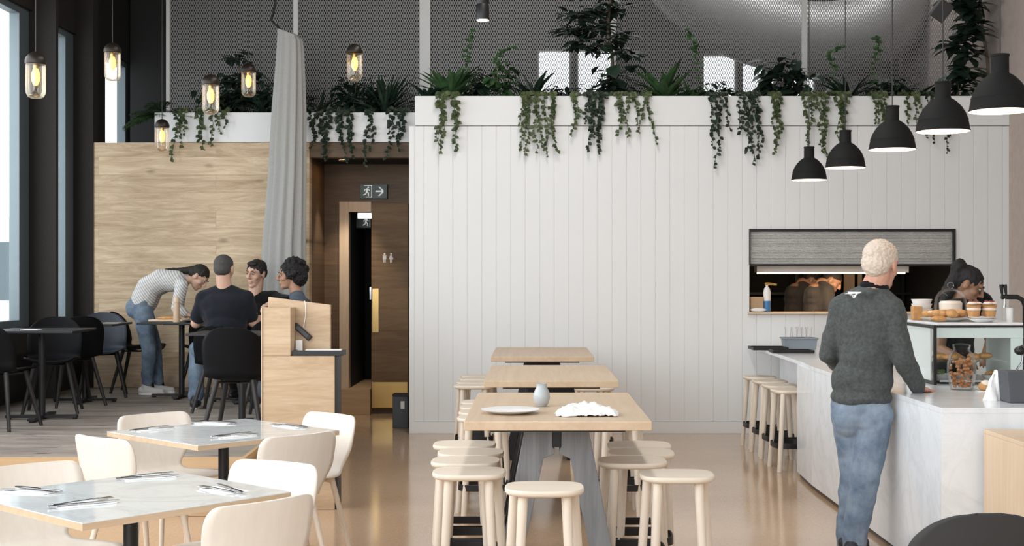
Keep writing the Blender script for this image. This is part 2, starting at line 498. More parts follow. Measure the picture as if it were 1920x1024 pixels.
# ================================================================ THE SETTING
XL, XG, XR = -4.66, -4.98, 4.75      # inner face of the piers, glass plane, right wall
YW, YO = 13.05, 14.0                 # white wall, oak wall
ZP = 0.38                            # raised timber platform
TOPW = 3.37
struct('floor', B(-5.2, 5.2, -3, 17.2, -.2, 0), 'floor', flat=True)
struct('ceiling', B(-5.3, 5.2, 2.0, 17.4, 6.2, 6.35), 'ceil', flat=True)
struct('wall_front_blocker', B(-.6, 5.2, -3.2, -3, 0, 6.2), 'plaster', flat=True)  # added out of view behind the camera to block frontal light
struct('wall_right', B(XR, XR + .25, 2.5, 17.2, 0, 6.2), 'plaster', flat=True)
# platform
plat = [(-4.98, 8.53), (-1.9, 8.53), (-2.12, 13.95), (-4.98, 13.95)]
struct('floor_platform', MB().prism(plat, .003, ZP, 'XY'), 'deck', flat=True)
struct('trim_1', MB().prism([(-4.97, 8.505), (-1.875, 8.505), (-1.885, 8.53), (-4.97, 8.53)], .002, ZP + .004, 'XY').prism(
    [(-1.9, 8.53), (-1.875, 8.53), (-2.095, 13.9), (-2.12, 13.9)], .002, ZP + .004, 'XY'), 'riser', flat=True)

# white boarded wall with the kitchen pass cut out of it
hx0, hx1, hz0, hz1 = 2.157, 4.208, 1.195, 2.04
xl, xr, zf = -1.236, XR, 3.07
def boards(x0, x1, z0, z1):
    m = MB(); pitch = .1445; g = .0045; d = .006
    xs = [x0]; k = math.ceil((x0 - xl) / pitch + 1e-6); x = xl + k * pitch
    prof = [(x0, YW)]
    while x < x1 - .01:
        if x > x0 + .01: prof += [(x - g, YW), (x - g * .35, YW + d), (x + g * .35, YW + d), (x + g, YW)]
        x += pitch
    prof.append((x1, YW))
    n = len(prof); vs = [(a, b, z0) for a, b in prof] + [(a, b, z1) for a, b in prof]
    m.add(vs, [(i, i + 1, n + i + 1, n + i) for i in range(n - 1)])
    m.box(x0, x1, YW + .012, YW + .13, z0, z1)
    return m
bw = boards(xl, hx0, .12, zf)
for a in ((hx1, xr, .12, zf), (hx0, hx1, .12, hz0), (hx0, hx1, hz1, zf)):
    q = boards(*a); bw.add(q.v, q.f)
wb = struct('wall_back', bw, 'white', flat=True)
struct('trim_2', B(xl + .055, xr, YW - .012, YW + .13, zf + .006, TOPW), 'white', bev=.003, flat=True)
struct('baseboard_back', B(xl, xr, YW - .014, YW + .13, 0, .118), 'white', bev=.003, flat=True)
struct('trim_3', B(xl - .004, xl + .05, YW - .006, YW + .14, .0, zf), 'white', bev=.003, flat=True)
struct('wall_side', B(xl - .001, xl + .11, YW + .14, 15.0, 0, 3.0), 'oakshade', flat=True)

# oak wall, alcove with the corridor door
XA = -2.40
struct('wall_oak', B(-4.71, XA, YO, YO + .15, ZP, 3.005), 'oak', flat=True)
struct('wall_oak_header', B(XA, xl - .002, YO, YO + .15, 2.845, 3.005), 'oakshade', flat=True)
struct('wall_alcove_side', B(XA - .15, XA, YO + .15, 15.0, 0, 2.99), 'oakshade', flat=True)
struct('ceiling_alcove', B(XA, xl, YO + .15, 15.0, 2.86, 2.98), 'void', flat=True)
YB = 15.0
dx0, dx1, dz1 = (655 - 1000) * YB / F, (697 - 1000) * YB / F, EYE + (522 - 398) * YB / F
struct('wall_alcove', B(XA, dx0 - .001, YB, YB + .12, 0, 2.86).box(dx1 + .001, xl, YB, YB + .12, 0, 2.86).box(dx0 - .001, dx1 + .001, YB, YB + .12, dz1, 2.86), 'oakshade', flat=True)
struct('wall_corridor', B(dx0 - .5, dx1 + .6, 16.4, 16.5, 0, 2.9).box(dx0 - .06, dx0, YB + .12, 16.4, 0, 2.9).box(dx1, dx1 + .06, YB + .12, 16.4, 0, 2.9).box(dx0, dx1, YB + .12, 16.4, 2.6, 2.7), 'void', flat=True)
zst = EYE - (730 - 522) * 14.85 / F
struct('floor_step', B(XA + .005, dx1, 14.83, 16.3, .002, zst), 'riser', flat=True)
dfw = (655 - 637) * YB / F
dfm = MB().box(dx0 - dfw, dx0, YB - .045, YB + .1, zst, dz1 + .12).box(dx0, dx1, YB - .045, YB + .1, dz1, dz1 + .12)
struct('door_1', dfm, 'oakpale', bev=.004, flat=True)
clx = MB().box(dx0 + .10, dx1, YB - .03, YB + .06, dz1 - .075, dz1 - .01)
cl = clx.build('door_closer', 'steel'); tag(cl, 'slim metal door closer under the head of the pale door frame', 'door closer')
dl = thing('downlight', (-2.1, 14.45, 2.86), 'small recessed downlight in the alcove ceiling above the corridor door', 'lamp')
MB().lathe([(.045, -.001), (.055, -.006), (.05, -.012), (.04, -.004)], n=24, caps=False).build('rim', 'steel', dl); MB().lathe([(.0001, -.003), (.04, -.003)], n=24).build('lens', 'bulbw', dl)
L = bpy.data.lights.new('downlight_beam', 'SPOT'); L.energy = 75; L.color = (1, .85, .68); L.spot_size = math.radians(62); L.spot_blend = .6; L.shadow_soft_size = .04
lo = bpy.data.objects.new('downlight_beam', L); COL.objects.link(lo); lo.location = (-2.1, 14.45, 2.84); lo.rotation_euler = (math.radians(9), 0, 0)
# washroom door leaf
d2 = thing('door_2', (0, YB, 0), None, None); tag(d2, kind='structure')
ex0, ex1 = dx1 + .002, (766 - 1000) * YB / F
B(ex0, ex1, -.05, -.002, .06, EYE + (522 - 381) * YB / F).build('leaf', 'oakdoor', d2, bev=.003, flat=True)
B(ex0 + .01, ex1 - .01, -.054, -.05, .07, EYE - (716 - 522) * YB / F).build('kick_plate', 'brass', d2, flat=True)
px0, px1 = (699 - 1000) * YB / F, (711 - 1000) * YB / F
B(px0, px1, -.056, -.05, EYE - (623 - 522) * YB / F, EYE - (541 - 522) * YB / F).build('push_plate', 'brass', d2, bev=.002, flat=True)
hm = MB().box(px0 - .03, px0 - .005, -.075, -.05, EYE - (562 - 522) * YB / F, EYE - (538 - 522) * YB / F)
hm.build('handle', 'chrome', d2, bev=.003)
# washroom figures
cx, cz = (722 - 1000) * YB / F, EYE + (522 - 483) * YB / F
fig = MB()
for k, (dx, skirt) in enumerate(((0, 0), (.075, 1))):
    X = cx + dx
    fig.cyl((X, -.055, cz + .04), (X, -.05, cz + .04), .012, n=12)
    if skirt: fig.prism([(X - .012, cz + .024), (X + .012, cz + .024), (X + .028, cz - .02), (X - .028, cz - .02)], -.055, -.05)
    else: fig.prism([(X - .02, cz + .024), (X + .02, cz + .024), (X + .02, cz - .02), (X - .02, cz - .02)], -.055, -.05)
    fig.box(X - .013, X - .003, -.055, -.05, cz - .058, cz - .02).box(X + .003, X + .013, -.055, -.05, cz - .058, cz - .02)
fig.build('pictogram', 'paper', d2, flat=True)

def runner(m, cx, cz, h, y0, y1):
    def bar(a, b, w):
        a = Vector((cx + a[0] * h, 0, cz + a[1] * h)); b = Vector((cx + b[0] * h, 0, cz + b[1] * h))
        d = (b - a).normalized(); n = Vector((-d.z, 0, d.x)) * (w * h / 2)
        m.prism([((a + n).x, (a + n).z), ((b + n).x, (b + n).z), ((b - n).x, (b - n).z), ((a - n).x, (a - n).z)], y0, y1)
    m.cyl((cx + .10 * h, y0, cz + .36 * h), (cx + .10 * h, y1, cz + .36 * h), .085 * h, n=12)
    bar((.04, .26), (-.06, -.04), .17); bar((.04, .22), (.24, .06), .08); bar((0, .2), (-.22, .16), .08); bar((-.22, .17), (-.26, .0), .07)
    bar((-.05, -.02), (.12, -.16), .11); bar((.12, -.14), (.12, -.42), .10); bar((-.06, -.04), (-.12, -.24), .11); bar((-.12, -.23), (-.36, -.34), .09)
# exit signs
sx, sz = (701 - 1000) * 14.97 / F, EYE + (522 - 359) * 14.97 / F
es = thing('exit_sign', (sx, 14.975, sz), 'green exit sign with running figure and arrow above the corridor door', 'exit sign')
B(-.155, .155, -.018, .018, -.083, .083).box(-.1, .1, .018, .024, -.05, .05).build('panel', 'signgreen', es, bev=.004, flat=True)
sym = MB()
sym.box(-.085, -.02, -.022, -.018, -.07, -.062).box(-.028, -.02, -.022, -.018, -.07, .07).box(-.11, -.02, -.022, -.018, .062, .07)
runner(sym, -.075, 0, .125, -.022, -.018)
sym.box(.02, .10, -.022, -.018, -.009, .009)
for s in (1, -1):
    sym.prism([(.112, 0), (.112, .012 * s), (.07, .052 * s), (.05, .052 * s), (.094, .006 * s), (.094, 0)], -.022, -.018)
sym.build('symbol', 'signwhite', es, flat=True)
Y2 = 15.6; sx, sz = (680 - 1000) * Y2 / F, EYE + (522 - 416) * Y2 / F
es = thing('exit_sign', (sx, Y2, sz), 'small exit sign with running figure inside the dark corridor doorway', 'exit sign')
B(-.11, .10, -.015, .015, -.075, .075).box(-.01, .01, -.01, .01, .075, 2.602 - sz).build('panel', 'signgreen', es, bev=.003, flat=True)
sym = MB(); runner(sym, .045, 0, .12, -.019, -.015); sym.box(.085, .092, -.019, -.015, -.06, .06)
sym.build('symbol', 'signwhite', es, flat=True)

# window wall: dark piers with glass between them
piers = [(12.75, 12.82)] + [(11.33 - 1.4 * k, 11.40 - 1.4 * k) for k in range(0, 7)]
wl = MB()
ZS, ZH = 1.08, 4.16
for a, b in piers: wl.box(XG - .12, XL, a, b, 0, 6.2)
wl.box(XG - .12, XL - .05, 13.98, 14.16, 0, 6.2)
wl.box(XG - .12, XG + .1, 2.5, 17.2, 0, ZS).box(XG - .12, XG + .1, 2.5, 17.2, ZH, 6.2)
wl.box(XG - .12, XL - .05, 16.0, 17.2, 0, 6.2).box(XG - .12, XG + .1, 14.16, 14.9, ZS, ZH)
struct('wall_left', wl, 'pier', flat=True)
struct('wall_void', B(-4.86, -2.55, 15.75, 15.85, 0, 6.2), 'void', flat=True)
bays = [(12.82, 13.98)] + [(piers[k + 1][1], piers[k][0]) for k in range(7)] + [(14.9, 16.0)]
for i, (a, b) in enumerate(bays):
    w = thing('window_%d' % (i + 1), (XG, a, 0), None, None); tag(w, kind='structure')
    L = b - a; t = .07
    f = MB().box(-.04, .06, .002, t, ZS, ZH).box(-.04, .06, L - .24, L - .002, ZS, ZH).box(-.04, .06, t, L - .24, ZS, ZS + t).box(-.04, .06, t, L - .24, ZH - t, ZH)
    f.build('window_frame', 'frame', w, bev=.004, flat=True)
    B(-.006, .006, t, L - .2, ZS + t, ZH - t).build('pane', 'glassw', w, flat=True)

# upper level: expanded metal screen in front of a void with ducts and clerestory windows
def wall_with_holes(x0, x1, z0, z1, holes, y0, y1):
    m = MB(); hs = sorted(holes); x = x0
    for a, b, c, d in hs:
        if a > x: m.box(x, a, y0, y1, z0, z1)
        if c > z0: m.box(a, b, y0, y1, z0, c)
        if d < z1: m.box(a, b, y0, y1, d, z1)
        x = b
    m.box(x, x1, y0, y1, z0, z1); return m
def at17(px, py): p = P(px, py, 17.0); return p.x, p.z
h1 = (*[at17(1008, 0)[0], at17(1070, 0)[0]], at17(0, 180)[1], at17(0, 92)[1])
h2 = (*[at17(1082, 0)[0], at17(1152, 0)[0]], at17(0, 180)[1], at17(0, 92)[1])
h3 = (*[at17(1318, 0)[0], at17(1382, 0)[0]], at17(0, 185)[1], at17(0, 100)[1])
h4 = (*[at17(1392, 0)[0], at17(1455, 0)[0]], at17(0, 185)[1], at17(0, 100)[1])
h5 = (*[at17(1465, 0)[0], at17(1530, 0)[0]], at17(0, 185)[1], at17(0, 100)[1])
struct('wall_upper_back', wall_with_holes(-2.3, 5.0, 0, 6.2, [h1, h2, h3, h4, h5], 17.0, 17.2), 'void', flat=True)
struct('wall_upper_left', B(-5.1, -2.3, 17.0, 17.2, 0, 6.2), 'void', flat=True)
for i, h in enumerate((h1, h2, h3, h4, h5)):
    w = thing('window_%d' % (i + 10), (0, 17.1, 0), None, None); tag(w, kind='structure')
    a, b, c, d = h; t = .02
    MB().box(a, a + t, -.04, .04, c, d).box(b - t, b, -.04, .04, c, d).box(a + t, b - t, -.04, .04, c, c + t).box(a + t, b - t, -.04, .04, d - t, d).build('window_frame', 'postw', w, flat=True)
    B(a + t, b - t, -.004, .004, c + t, d - t).build('pane', 'glassw', w, flat=True)
YM = 14.66
scx = thing('wall_screen', (0, YM, 0), None, None); tag(scx, kind='structure')
posts = [(316, 7), (555, 9), (797, 20), (1150, 10), (1508, 10), (1880, 10)]
mx = [(p - 1000) * YM / F for p, w in posts]
for i, (p, w) in enumerate(posts):
    ww = w * YM / F / 2
    B(mx[i] - ww, mx[i] + ww, -.03, .03, 3.05, 6.19).build('post', 'postw', scx, bev=.003, flat=True)
for i in range(5):
    m = MB().add([(mx[i], 0, 3.05), (mx[i + 1], 0, 3.05), (mx[i + 1], 0, 6.19), (mx[i], 0, 6.19)], [(0, 1, 2, 3)])
    m.build('mesh_panel', 'meshm', scx, flat=True, fix=False)
# ducts in the void
dp = [P(1180, -330, 16.0), P(1235, -120, 16.0), P(1300, -20, 16.0), P(1400, 45, 16.0), P(1540, 75, 16.0), P(1660, 40, 16.0), P(1690, -60, 16.0)]
def spline(pts, n=8):
    out = []; q = [pts[0]] + list(pts) + [pts[-1]]
    for i in range(1, len(q) - 2):
        for k in range(n):
            t = k / n; a, b, c, d = q[i - 1], q[i], q[i + 1], q[i + 2]
            out.append(.5 * ((2 * b) + (c - a) * t + (2 * a - 5 * b + 4 * c - d) * t * t + (3 * b - a - 3 * c + d) * t ** 3))
    out.append(q[-2]); return out
dd = MB().tube(spline([Vector(p) for p in dp]), .46, 28).cyl(P(1400, 45, 16.0), V(P(1400, 45, 16.0).x, 16.0, 6.2), .01, n=8).cyl(P(1600, 60, 16.0), V(P(1600, 60, 16.0).x, 16.0, 6.2), .01, n=8).build('air_duct', 'duct'); tag(dd, 'large curved silver air duct behind the metal mesh', 'air duct')
ed = MB().tube(spline([P(1540, 230, 16.75), P(1590, 150, 16.75), P(1620, 122, 16.75), P(1645, 145, 16.75), P(1655, 230, 16.75)]), .16, 24).cyl(P(1620, 122, 16.75), V(P(1620, 122, 16.75).x, 16.75, 6.2), .01, n=8).build('air_duct', 'duct'); tag(ed, 'smaller arched silver duct low behind the mesh near the right wall', 'air duct')
area('void_daylight', (2.6, 15.1, 6.1), (2.6, 15.6, 3.0), 3.5, .5, 60, (1, 1, 1))

# planters
def planter(name, x0, x1, y0, y1, z0, z1, label):
    t = thing(name, ((x0 + x1) / 2, (y0 + y1) / 2, z0), label, 'planter')
    hx, hy, h = (x1 - x0) / 2, (y1 - y0) / 2, z1 - z0; w = .025
    MB().box(-hx, hx, -hy, -hy + w, 0, h).box(-hx, hx, hy - w, hy, 0, h).box(-hx, -hx + w, -hy + w, hy - w, 0, h).box(hx - w, hx, -hy + w, hy - w, 0, h).box(-hx + w, hx - w, -hy + w, hy - w, 0, .03).build('trough', 'whitebox', t, bev=.003, flat=True)
    B(-hx + w, hx - w, -hy + w, hy - w, h - .08, h - .03).build('soil', 'soil', t, flat=True)
planter('planter', -4.05, -1.255, 13.97, 14.30, 3.007, 3.325, 'long white planter box along the top of the oak wall')
planter('planter', xl + .06, XR - .02, YW + .14, YW + .62, 3.0, TOPW - .005, 'planting trough along the top of the white boarded wall')
# kitchen seen through the pass
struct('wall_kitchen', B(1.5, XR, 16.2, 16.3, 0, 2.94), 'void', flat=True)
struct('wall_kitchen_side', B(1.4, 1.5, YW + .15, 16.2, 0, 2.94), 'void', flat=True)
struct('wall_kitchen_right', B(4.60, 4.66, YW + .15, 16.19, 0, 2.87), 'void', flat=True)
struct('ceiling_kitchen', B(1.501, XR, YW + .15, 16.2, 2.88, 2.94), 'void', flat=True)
# pass frame, shutter, shelf
ps = thing('serving_hatch', (0, YW, 0), 'long kitchen serving hatch with ribbed steel shutter in the white wall', 'serving hatch')
zs = EYE + (522 - 496) * YW / F
t = .018
MB().box(hx0 - .004, hx1 + .004, -.02, .1, hz1 - t, hz1 + .004).box(hx0 - .004, hx0 + t * .5, -.02, .1, zs, hz1 - t).box(hx1 - t, hx1 + .004, -.02, .1, zs, hz1 - t).box(hx0, hx1, -.02, .1, zs - t, zs).build('frame', 'black', ps, bev=.002, flat=True)
rib = []; n = 22
for k in range(n):
    za = zs + (hz1 - t - zs) * k / n; zb = zs + (hz1 - t - zs) * (k + 1) / n; h = zb - za
    rib += [(.030, za), (.016, za + .25 * h), (.012, za + .5 * h), (.016, za + .75 * h)]
rib.append((.03, hz1 - t)); m = MB(); q = len(rib)
m.add([(hx0 + t * .5, y, z) for y, z in rib] + [(hx1 - t, y, z) for y, z in rib], [(i, i + 1, q + i + 1, q + i) for i in range(q - 1)])
m.build('shutter', 'shutter', ps)
MB().box(hx0 - .02, hx1 - .02, -.05, .2, hz0 - .002, hz0 + .018).build('shelf', 'oakpale', ps, bev=.003, flat=True)
lx0, lx1 = (1418 - 1000) * 13.3 / F, (1702 - 1000) * 13.3 / F
hl = thing('heat_lamp', (0, 13.36, 0), 'long white heat lamp bar hanging inside the kitchen hatch', 'heat lamp')
z0 = EYE + (522 - 511) * 13.3 / F
MB().prism([(-.10, z0), (-.105, z0 + .072), (.10, z0 + .075), (.10, z0)], lx0, lx1, 'YZ').box(lx0 + .2, lx0 + .22, -.01, .01, z0 + .075, 2.88).box(lx1 - .22, lx1 - .2, -.01, .01, z0 + .075, 2.88).build('housing', 'paper', hl, bev=.003, flat=True)
B(lx0 + .03, lx1 - .03, -.075, .075, z0 - .012, z0 + .001).build('element', 'heat', hl, flat=True)
area('heat_lamp_light', ((lx0 + lx1) / 2, 13.5, z0 - .03), ((lx0 + lx1) / 2, 14.1, 1.0), 1.4, .2, 16, (1, .72, .46))
kb = B(2.0, 4.58, 13.22, 13.85, 0, 1.19).build('kitchen_bench', 'steel', bev=.004, flat=True); tag(kb, 'steel kitchen bench behind the serving hatch', 'bench')
kf = thing('kitchen_shelf', (0, 16.0, 0), 'dark steel shelving against the kitchen rear wall', 'shelving')
for z in (1.35, 1.75): B(1.9, 4.58, -.2, .18, z, z + .03).build('shelf', 'black', kf, flat=True)
for x in (1.95, 3.2, 4.5): B(x, x + .04, -.02, .02, 0, 2.2).build('upright', 'black', kf, flat=True)
pr = [(1582, 1602, 500, 560), (1608, 1616, 505, 570), (1622, 1634, 505, 560)]
for i, (a, b, c, d) in enumerate(pr):
    p = P(a, d, 15.4); q = P(b, c, 15.4)
    o = thing('document_holder', (p.x, 15.4, 0), ['pale board hanging on the kitchen wall behind the cooks', 'narrow pale strip hanging between two boards in the kitchen', 'short pale board hanging beside the older man\'s shoulder in the kitchen'][i], 'board')
    B(0, q.x - p.x, -.01, .01, p.z, q.z).build('board', 'oakpale', o, flat=True)
    B((q.x - p.x) / 2 - .004, (q.x - p.x) / 2 + .004, -.004, .004, q.z, 2.88).build('hanger', 'steel', o, flat=True)
# outside the windows
struct('ground_outside', B(-60, -5.15, -30, 70, -.4, -.05), 'asphalt', flat=True)
bd = thing('building', (-16, 40, -.05), 'pale building seen outside through the front window', 'building')
B(-6, 3, -4, 4, 0, 3.3).build('facade', 'concrete', bd, flat=True)
for i in range(4):
    for j in range(1): B(-5 + i * 2.1, -3.8 + i * 2.1, -4.03, -3.99, 1 + j * 2.8, 2.6 + j * 2.8).build('window', 'frame', bd, flat=True)
# ================================================================ FURNITURE
def catmull(pts, n):
    q = [pts[0]] + list(pts) + [pts[-1]]; out = []
    for i in range(1, len(q) - 2):
        for k in range(n):
            t = k / n; a, b, c, d = [Vector(x) for x in q[i - 1:i + 3]]
            out.append(.5 * ((2 * b) + (c - a) * t + (2 * a - 5 * b + 4 * c - d) * t * t + (3 * b - a - 3 * c + d) * t ** 3))
    out.append(Vector(q[-2])); return out

def shell(profile, dish, back_curve, nu=15):
    """profile rows (y, z, half width, back-ness 0..1)"""
    rows = catmull(profile, 6); m = MB(); n = len(rows)
    def fn(u, v):
        y, z, w, b = rows[min(n - 1, int(round(v * (n - 1))))]
        x = 2 * u - 1
        return Vector((x * w, y + back_curve * b * (x * w / .22) ** 2, z + dish * (1 - b) * x * x))
    return m.grid(fn, nu, n)

def splay_legs(root, mat, tops, bots, r0, r1, name='leg', n=14):
    for tp, bt in zip(tops, bots): MB().cyl(bt, tp, r1, r0, n).build(name, mat, root)

def dining_chair():
    t = thing('dining_chair', (0, 0, 0), 'x', 'chair', 'whitewashed chairs at the marble tables')
    prof = [(.225, .438, .165, 0), (.215, .450, .20, 0), (.14, .452, .222, 0), (0, .445, .215, 0), (-.11, .440, .19, .05), (-.17, .452, .16, .35), (-.198, .49, .155, .8),
            (-.213, .54, .185, 1), (-.226, .60, .222, 1), (-.238, .67, .232, 1), (-.250, .73, .229, 1), (-.256, .760, .214, 1), (-.258, .772, .196, 1), (-.2585, .776, .17, 1)]
    sh = shell(prof, .012, .04); sh.build('seat_shell', 'chairw', t, solid=.012)
    tops = [(sx * .145, y, .445) for sx in (1, -1) for y in (.13, -.11)]
    bots = [(sx * .20, y, 0) for sx in (1, -1) for y in (.20, -.21)]
    splay_legs(t, 'beech', tops, bots, .017, .011)
    MB().box(-.15, .15, .12, .145, .415, .436).box(-.15, .15, -.12, -.095, .412, .430).build('underframe', 'beech', t, bev=.003)
    return t

def black_chair(shellmat='blackshell', legmat='blackwood'):
    t = thing('shell_chair', (0, 0, 0), 'x', 'chair', 'black shell chairs on the platform')
    prof = [(.235, .430, .17, 0), (.22, .448, .205, 0), (.12, .450, .225, 0), (-.02, .438, .225, .05), (-.13, .440, .222, .25), (-.19, .475, .220, .7),
            (-.215, .54, .224, 1), (-.235, .62, .228, 1), (-.252, .69, .222, 1), (-.263, .735, .207, 1), (-.271, .775, .174, 1), (-.276, .80, .138, 1), (-.279, .815, .10, 1), (-.280, .822, .06, 1), (-.2805, .8235, .035, 1)]
    shell(prof, .035, .085).build('seat_shell', shellmat, t, solid=.012)
    tops = [(sx * .13, y, .44) for sx in (1, -1) for y in (.13, -.12)]
    bots = [(sx * .225, y, 0) for sx in (1, -1) for y in (.21, -.225)]
    splay_legs(t, legmat, tops, bots, .021, .014)
    m = MB()
    for sx in (1, -1): m.tube([(sx * .13, .13, .425), (0, .005, .415), (-sx * .13, -.12, .425)], .009, 8)
    m.build('underframe', 'black', t)
    return t

def sq_loop(a, b, n=40, e=3.2):
    out = []
    for i in range(n):
        t = 2 * PI * i / n; c, s = math.cos(t), math.sin(t)
        out.append((a * math.copysign(abs(c) ** (2 / e), c), b * math.copysign(abs(s) ** (2 / e), s)))
    return out

def stool():
    t = thing('counter_stool', (0, 0, 0), 'x', 'stool', 'pale beech stools')
    rows = [(.86, .620), (.95, .624), (.99, .632), (1.0, .640), (.992, .646), (.97, .650), (.5, .649), (.02, .649)]
    lp = sq_loop(.172, .148); m = MB(); n = len(lp)
    vs = [(x * k, y * k, z) for k, z in rows for x, y in lp]
    m.add(vs, [(j * n + i, j * n + (i + 1) % n, (j + 1) * n + (i + 1) % n, (j + 1) * n + i) for j in range(len(rows) - 1) for i in range(n)] + [tuple(range(n - 1, -1, -1)), tuple(range((len(rows) - 1) * n, len(rows) * n))])
    m.build('seat', 'beechseat', t)
    tops = [(sx * x, y, .625) for sx in (1, -1) for x, y in ((.130, .085), (.092, -.090))]
    bots = [(sx * x, y, 0) for sx in (1, -1) for x, y in ((.172, .125), (.122, -.125))]
    splay_legs(t, 'beech', tops, bots, .022, .019)
    r = MB(); lp = sq_loop(.163, .142, 36, 4); q = len(lp); vs = []
    for k, z in ((1, .185), (1, .225), (.955, .225), (.955, .185)): vs += [(x * k, y * k, z) for x, y in lp]
    r.add(vs, [(j * q + i, j * q + (i + 1) % q, ((j + 1) % 4) * q + (i + 1) % q, ((j + 1) % 4) * q + i) for j in range(4) for i in range(q)])
    r.build('footrest', 'black', t)
    return t

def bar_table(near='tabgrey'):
    t = thing('bar_table', (0, 0, 0), 'x', 'table', 'long oak bar tables')
    hw, hl = .427, .755
    B(-hw, hw, -hl, hl, .858, .90).build('table_top', 'tabtop', t, bev=.004, flat=True)
    for y0 in (-.42, .42):
        R = None
        for s in (1, -1):
            # tapering timber leg leaning outward
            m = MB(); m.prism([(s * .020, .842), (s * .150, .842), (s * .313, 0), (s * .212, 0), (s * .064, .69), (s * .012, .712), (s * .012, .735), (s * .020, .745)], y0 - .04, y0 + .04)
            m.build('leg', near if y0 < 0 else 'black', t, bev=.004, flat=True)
        MB().box(-.0195, .0195, y0 - .045, y0 + .045, .745, .842).box(-.26, .26, y0 - .06, y0 + .06, .842, .858).build('bracket', 'black', t, bev=.002, flat=True)
    for a, b in ((-.70, -.60), (.60, .70)): MB().box(-.31, .31, a, b, .846, .858).build('stiffener', 'black', t, flat=True)
    MB().box(-.03, .03, -.37, .37, .77, .83).build('rail', 'black', t, flat=True)
    return t

def cafe_table(top='black', w=.70, d=.70, h=.745, leg='black'):
    t = thing('cafe_table', (0, 0, 0), 'x', 'table')
    B(-w / 2, w / 2, -d / 2, d / 2, h - .02, h).build('table_top', top, t, bev=.003, flat=True)
    MB().cyl((0, 0, .03), (0, 0, h - .02), .028, n=20).build('leg', leg, t)
    MB().box(-.15, .15, -.15, .15, h - .032, h - .02).build('mounting_plate', leg, t, flat=True)
    m = MB().box(-.29, .29, -.03, .03, .012, .035).box(-.03, .03, -.29, -.03, .012, .035).box(-.03, .03, .03, .29, .012, .035)
    for x, y in ((.27, 0), (-.27, 0), (0, .27), (0, -.27)): m.cyl((x, y, 0), (x, y, .012), .02, n=12)
    m.build('base', leg, t, bev=.002, flat=True)
    return t

# --- long oak tables down the middle of the room
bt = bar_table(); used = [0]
bts = [(.112, 6.685, 'nearest long oak bar table carrying a plate, bud vase and napkin'),
       (.115, 9.03, 'middle of the three long oak bar tables, bare top'),
       (.075, 11.58, 'farthest long oak bar table, closest to the white wall')]
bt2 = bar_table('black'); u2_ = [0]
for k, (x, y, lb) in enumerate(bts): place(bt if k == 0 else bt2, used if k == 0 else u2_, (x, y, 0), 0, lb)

st = stool(); used = [0]
stools = []
left1 = [(-.375, 7.13), (-.325, 6.80), (-.335, 6.48), (-.300, 6.11)]
right1 = [(.575, 7.10), (.560, 6.79), (.490, 6.48), (.662, 6.03)]
ordn = ['closest to the white wall', 'second from the far end', 'third from the far end', 'at the near end']
for k, (x, y) in enumerate(left1): place(st, used, (x, y, 0), .03 * (k % 2), 'pale stool on the window side of the nearest bar table, ' + ordn[k])
for k, (x, y) in enumerate(right1): place(st, used, (x, y, 0), -.03 * (k % 2), 'pale stool on the counter side of the nearest bar table, ' + ordn[k])
place(st, used, (.048, 5.66, 0), 0, 'pale stool standing at the head of the nearest bar table')
for k, y in enumerate((9.56, 9.2, 8.86, 8.50)): place(st, used, (-.36 + .012 * k, y, 0), 0, 'pale stool on the window side of the middle bar table, ' + ordn[k])
for k, y in enumerate((9.56, 9.2, 8.86, 8.50)): place(st, used, (.56, y, 0), 0, 'pale stool on the counter side of the middle bar table, ' + ordn[k])
for k, y in enumerate((12.1, 11.75, 11.40, 11.05)): place(st, used, (-.50, y, 0), 0, 'pale stool on the window side of the farthest bar table, ' + ordn[k])
for k, y in enumerate((12.1, 11.75, 11.40, 10.85)): place(st, used, (.50, y, 0), 0, 'pale stool on the counter side of the farthest bar table, ' + ordn[k])
for k, (x, y) in enumerate(((2.08, 12.0), (2.085, 11.52), (2.09, 11.05), (2.08, 10.6))):
    place(st, used, (x, y, 0), PI / 2 + .05, 'pale stool tucked under the marble counter overhang, ' + ['closest to the white wall', 'second from the white wall', 'third from the white wall', 'farthest from the white wall'][k], 'stools under the counter overhang')

# --- marble tables with white chairs
def marble_table(N, u, L1, v, L2, label):
    N = Vector((*N, 0)); u = Vector((*u, 0)).normalized(); v = Vector((*v, 0)).normalized()
    c = N + u * L1 / 2 + v * L2 / 2
    t = thing('dining_table', c, label, 'table', 'marble topped dining tables', math.atan2(u.y, u.x))
    h = .74
    B(-L1 / 2, L1 / 2, -L2 / 2, L2 / 2, h - .004, h).build('table_top', 'lam', t, bev=.001, flat=True)
    B(-L1 / 2 + .0005, L1 / 2 - .0005, -L2 / 2 + .0005, L2 / 2 - .0005, h - .026, h - .004).build('plywood_edge', 'ply', t, flat=True)
    MB().cyl((0, 0, .02), (0, 0, h - .026), .028, n=24).build('leg', 'black', t)
    B(-.16, .16, -.16, .16, h - .034, h - .026).build('mounting_plate', 'black', t, flat=True)
    MB().lathe([(.24, 0), (.24, .012), (.2, .018), (.03, .022)], n=40).build('base', 'black', t)
    return c, u, v, L1, L2, h
u1 = (.667, .746); v1 = (-.746, .667)
T1 = marble_table((-1.491, 4.32), u1, .858, v1, .83, 'marble topped dining table in front, cutlery laid for four')
u2 = (.68, .735); v2 = (-.72, .694)
T2 = marble_table((-1.63, 6.32), u2, .87, v2, .86, 'marble topped dining table behind, nearer the platform step')
dc = dining_chair(); used = [0]
def chair_at(T, side, slide, push, label, turn=0):
    c, u, v, L1, L2, h = T
    d = {'u': u, '-u': -u, 'v': v, '-v': -v}[side]; L = L1 if 'u' in side else L2
    s = v if 'u' in side else u
    p = c + d * (L / 2 + push) + s * slide
    place(dc, used, p, face(-d.x, -d.y) + turn, label)
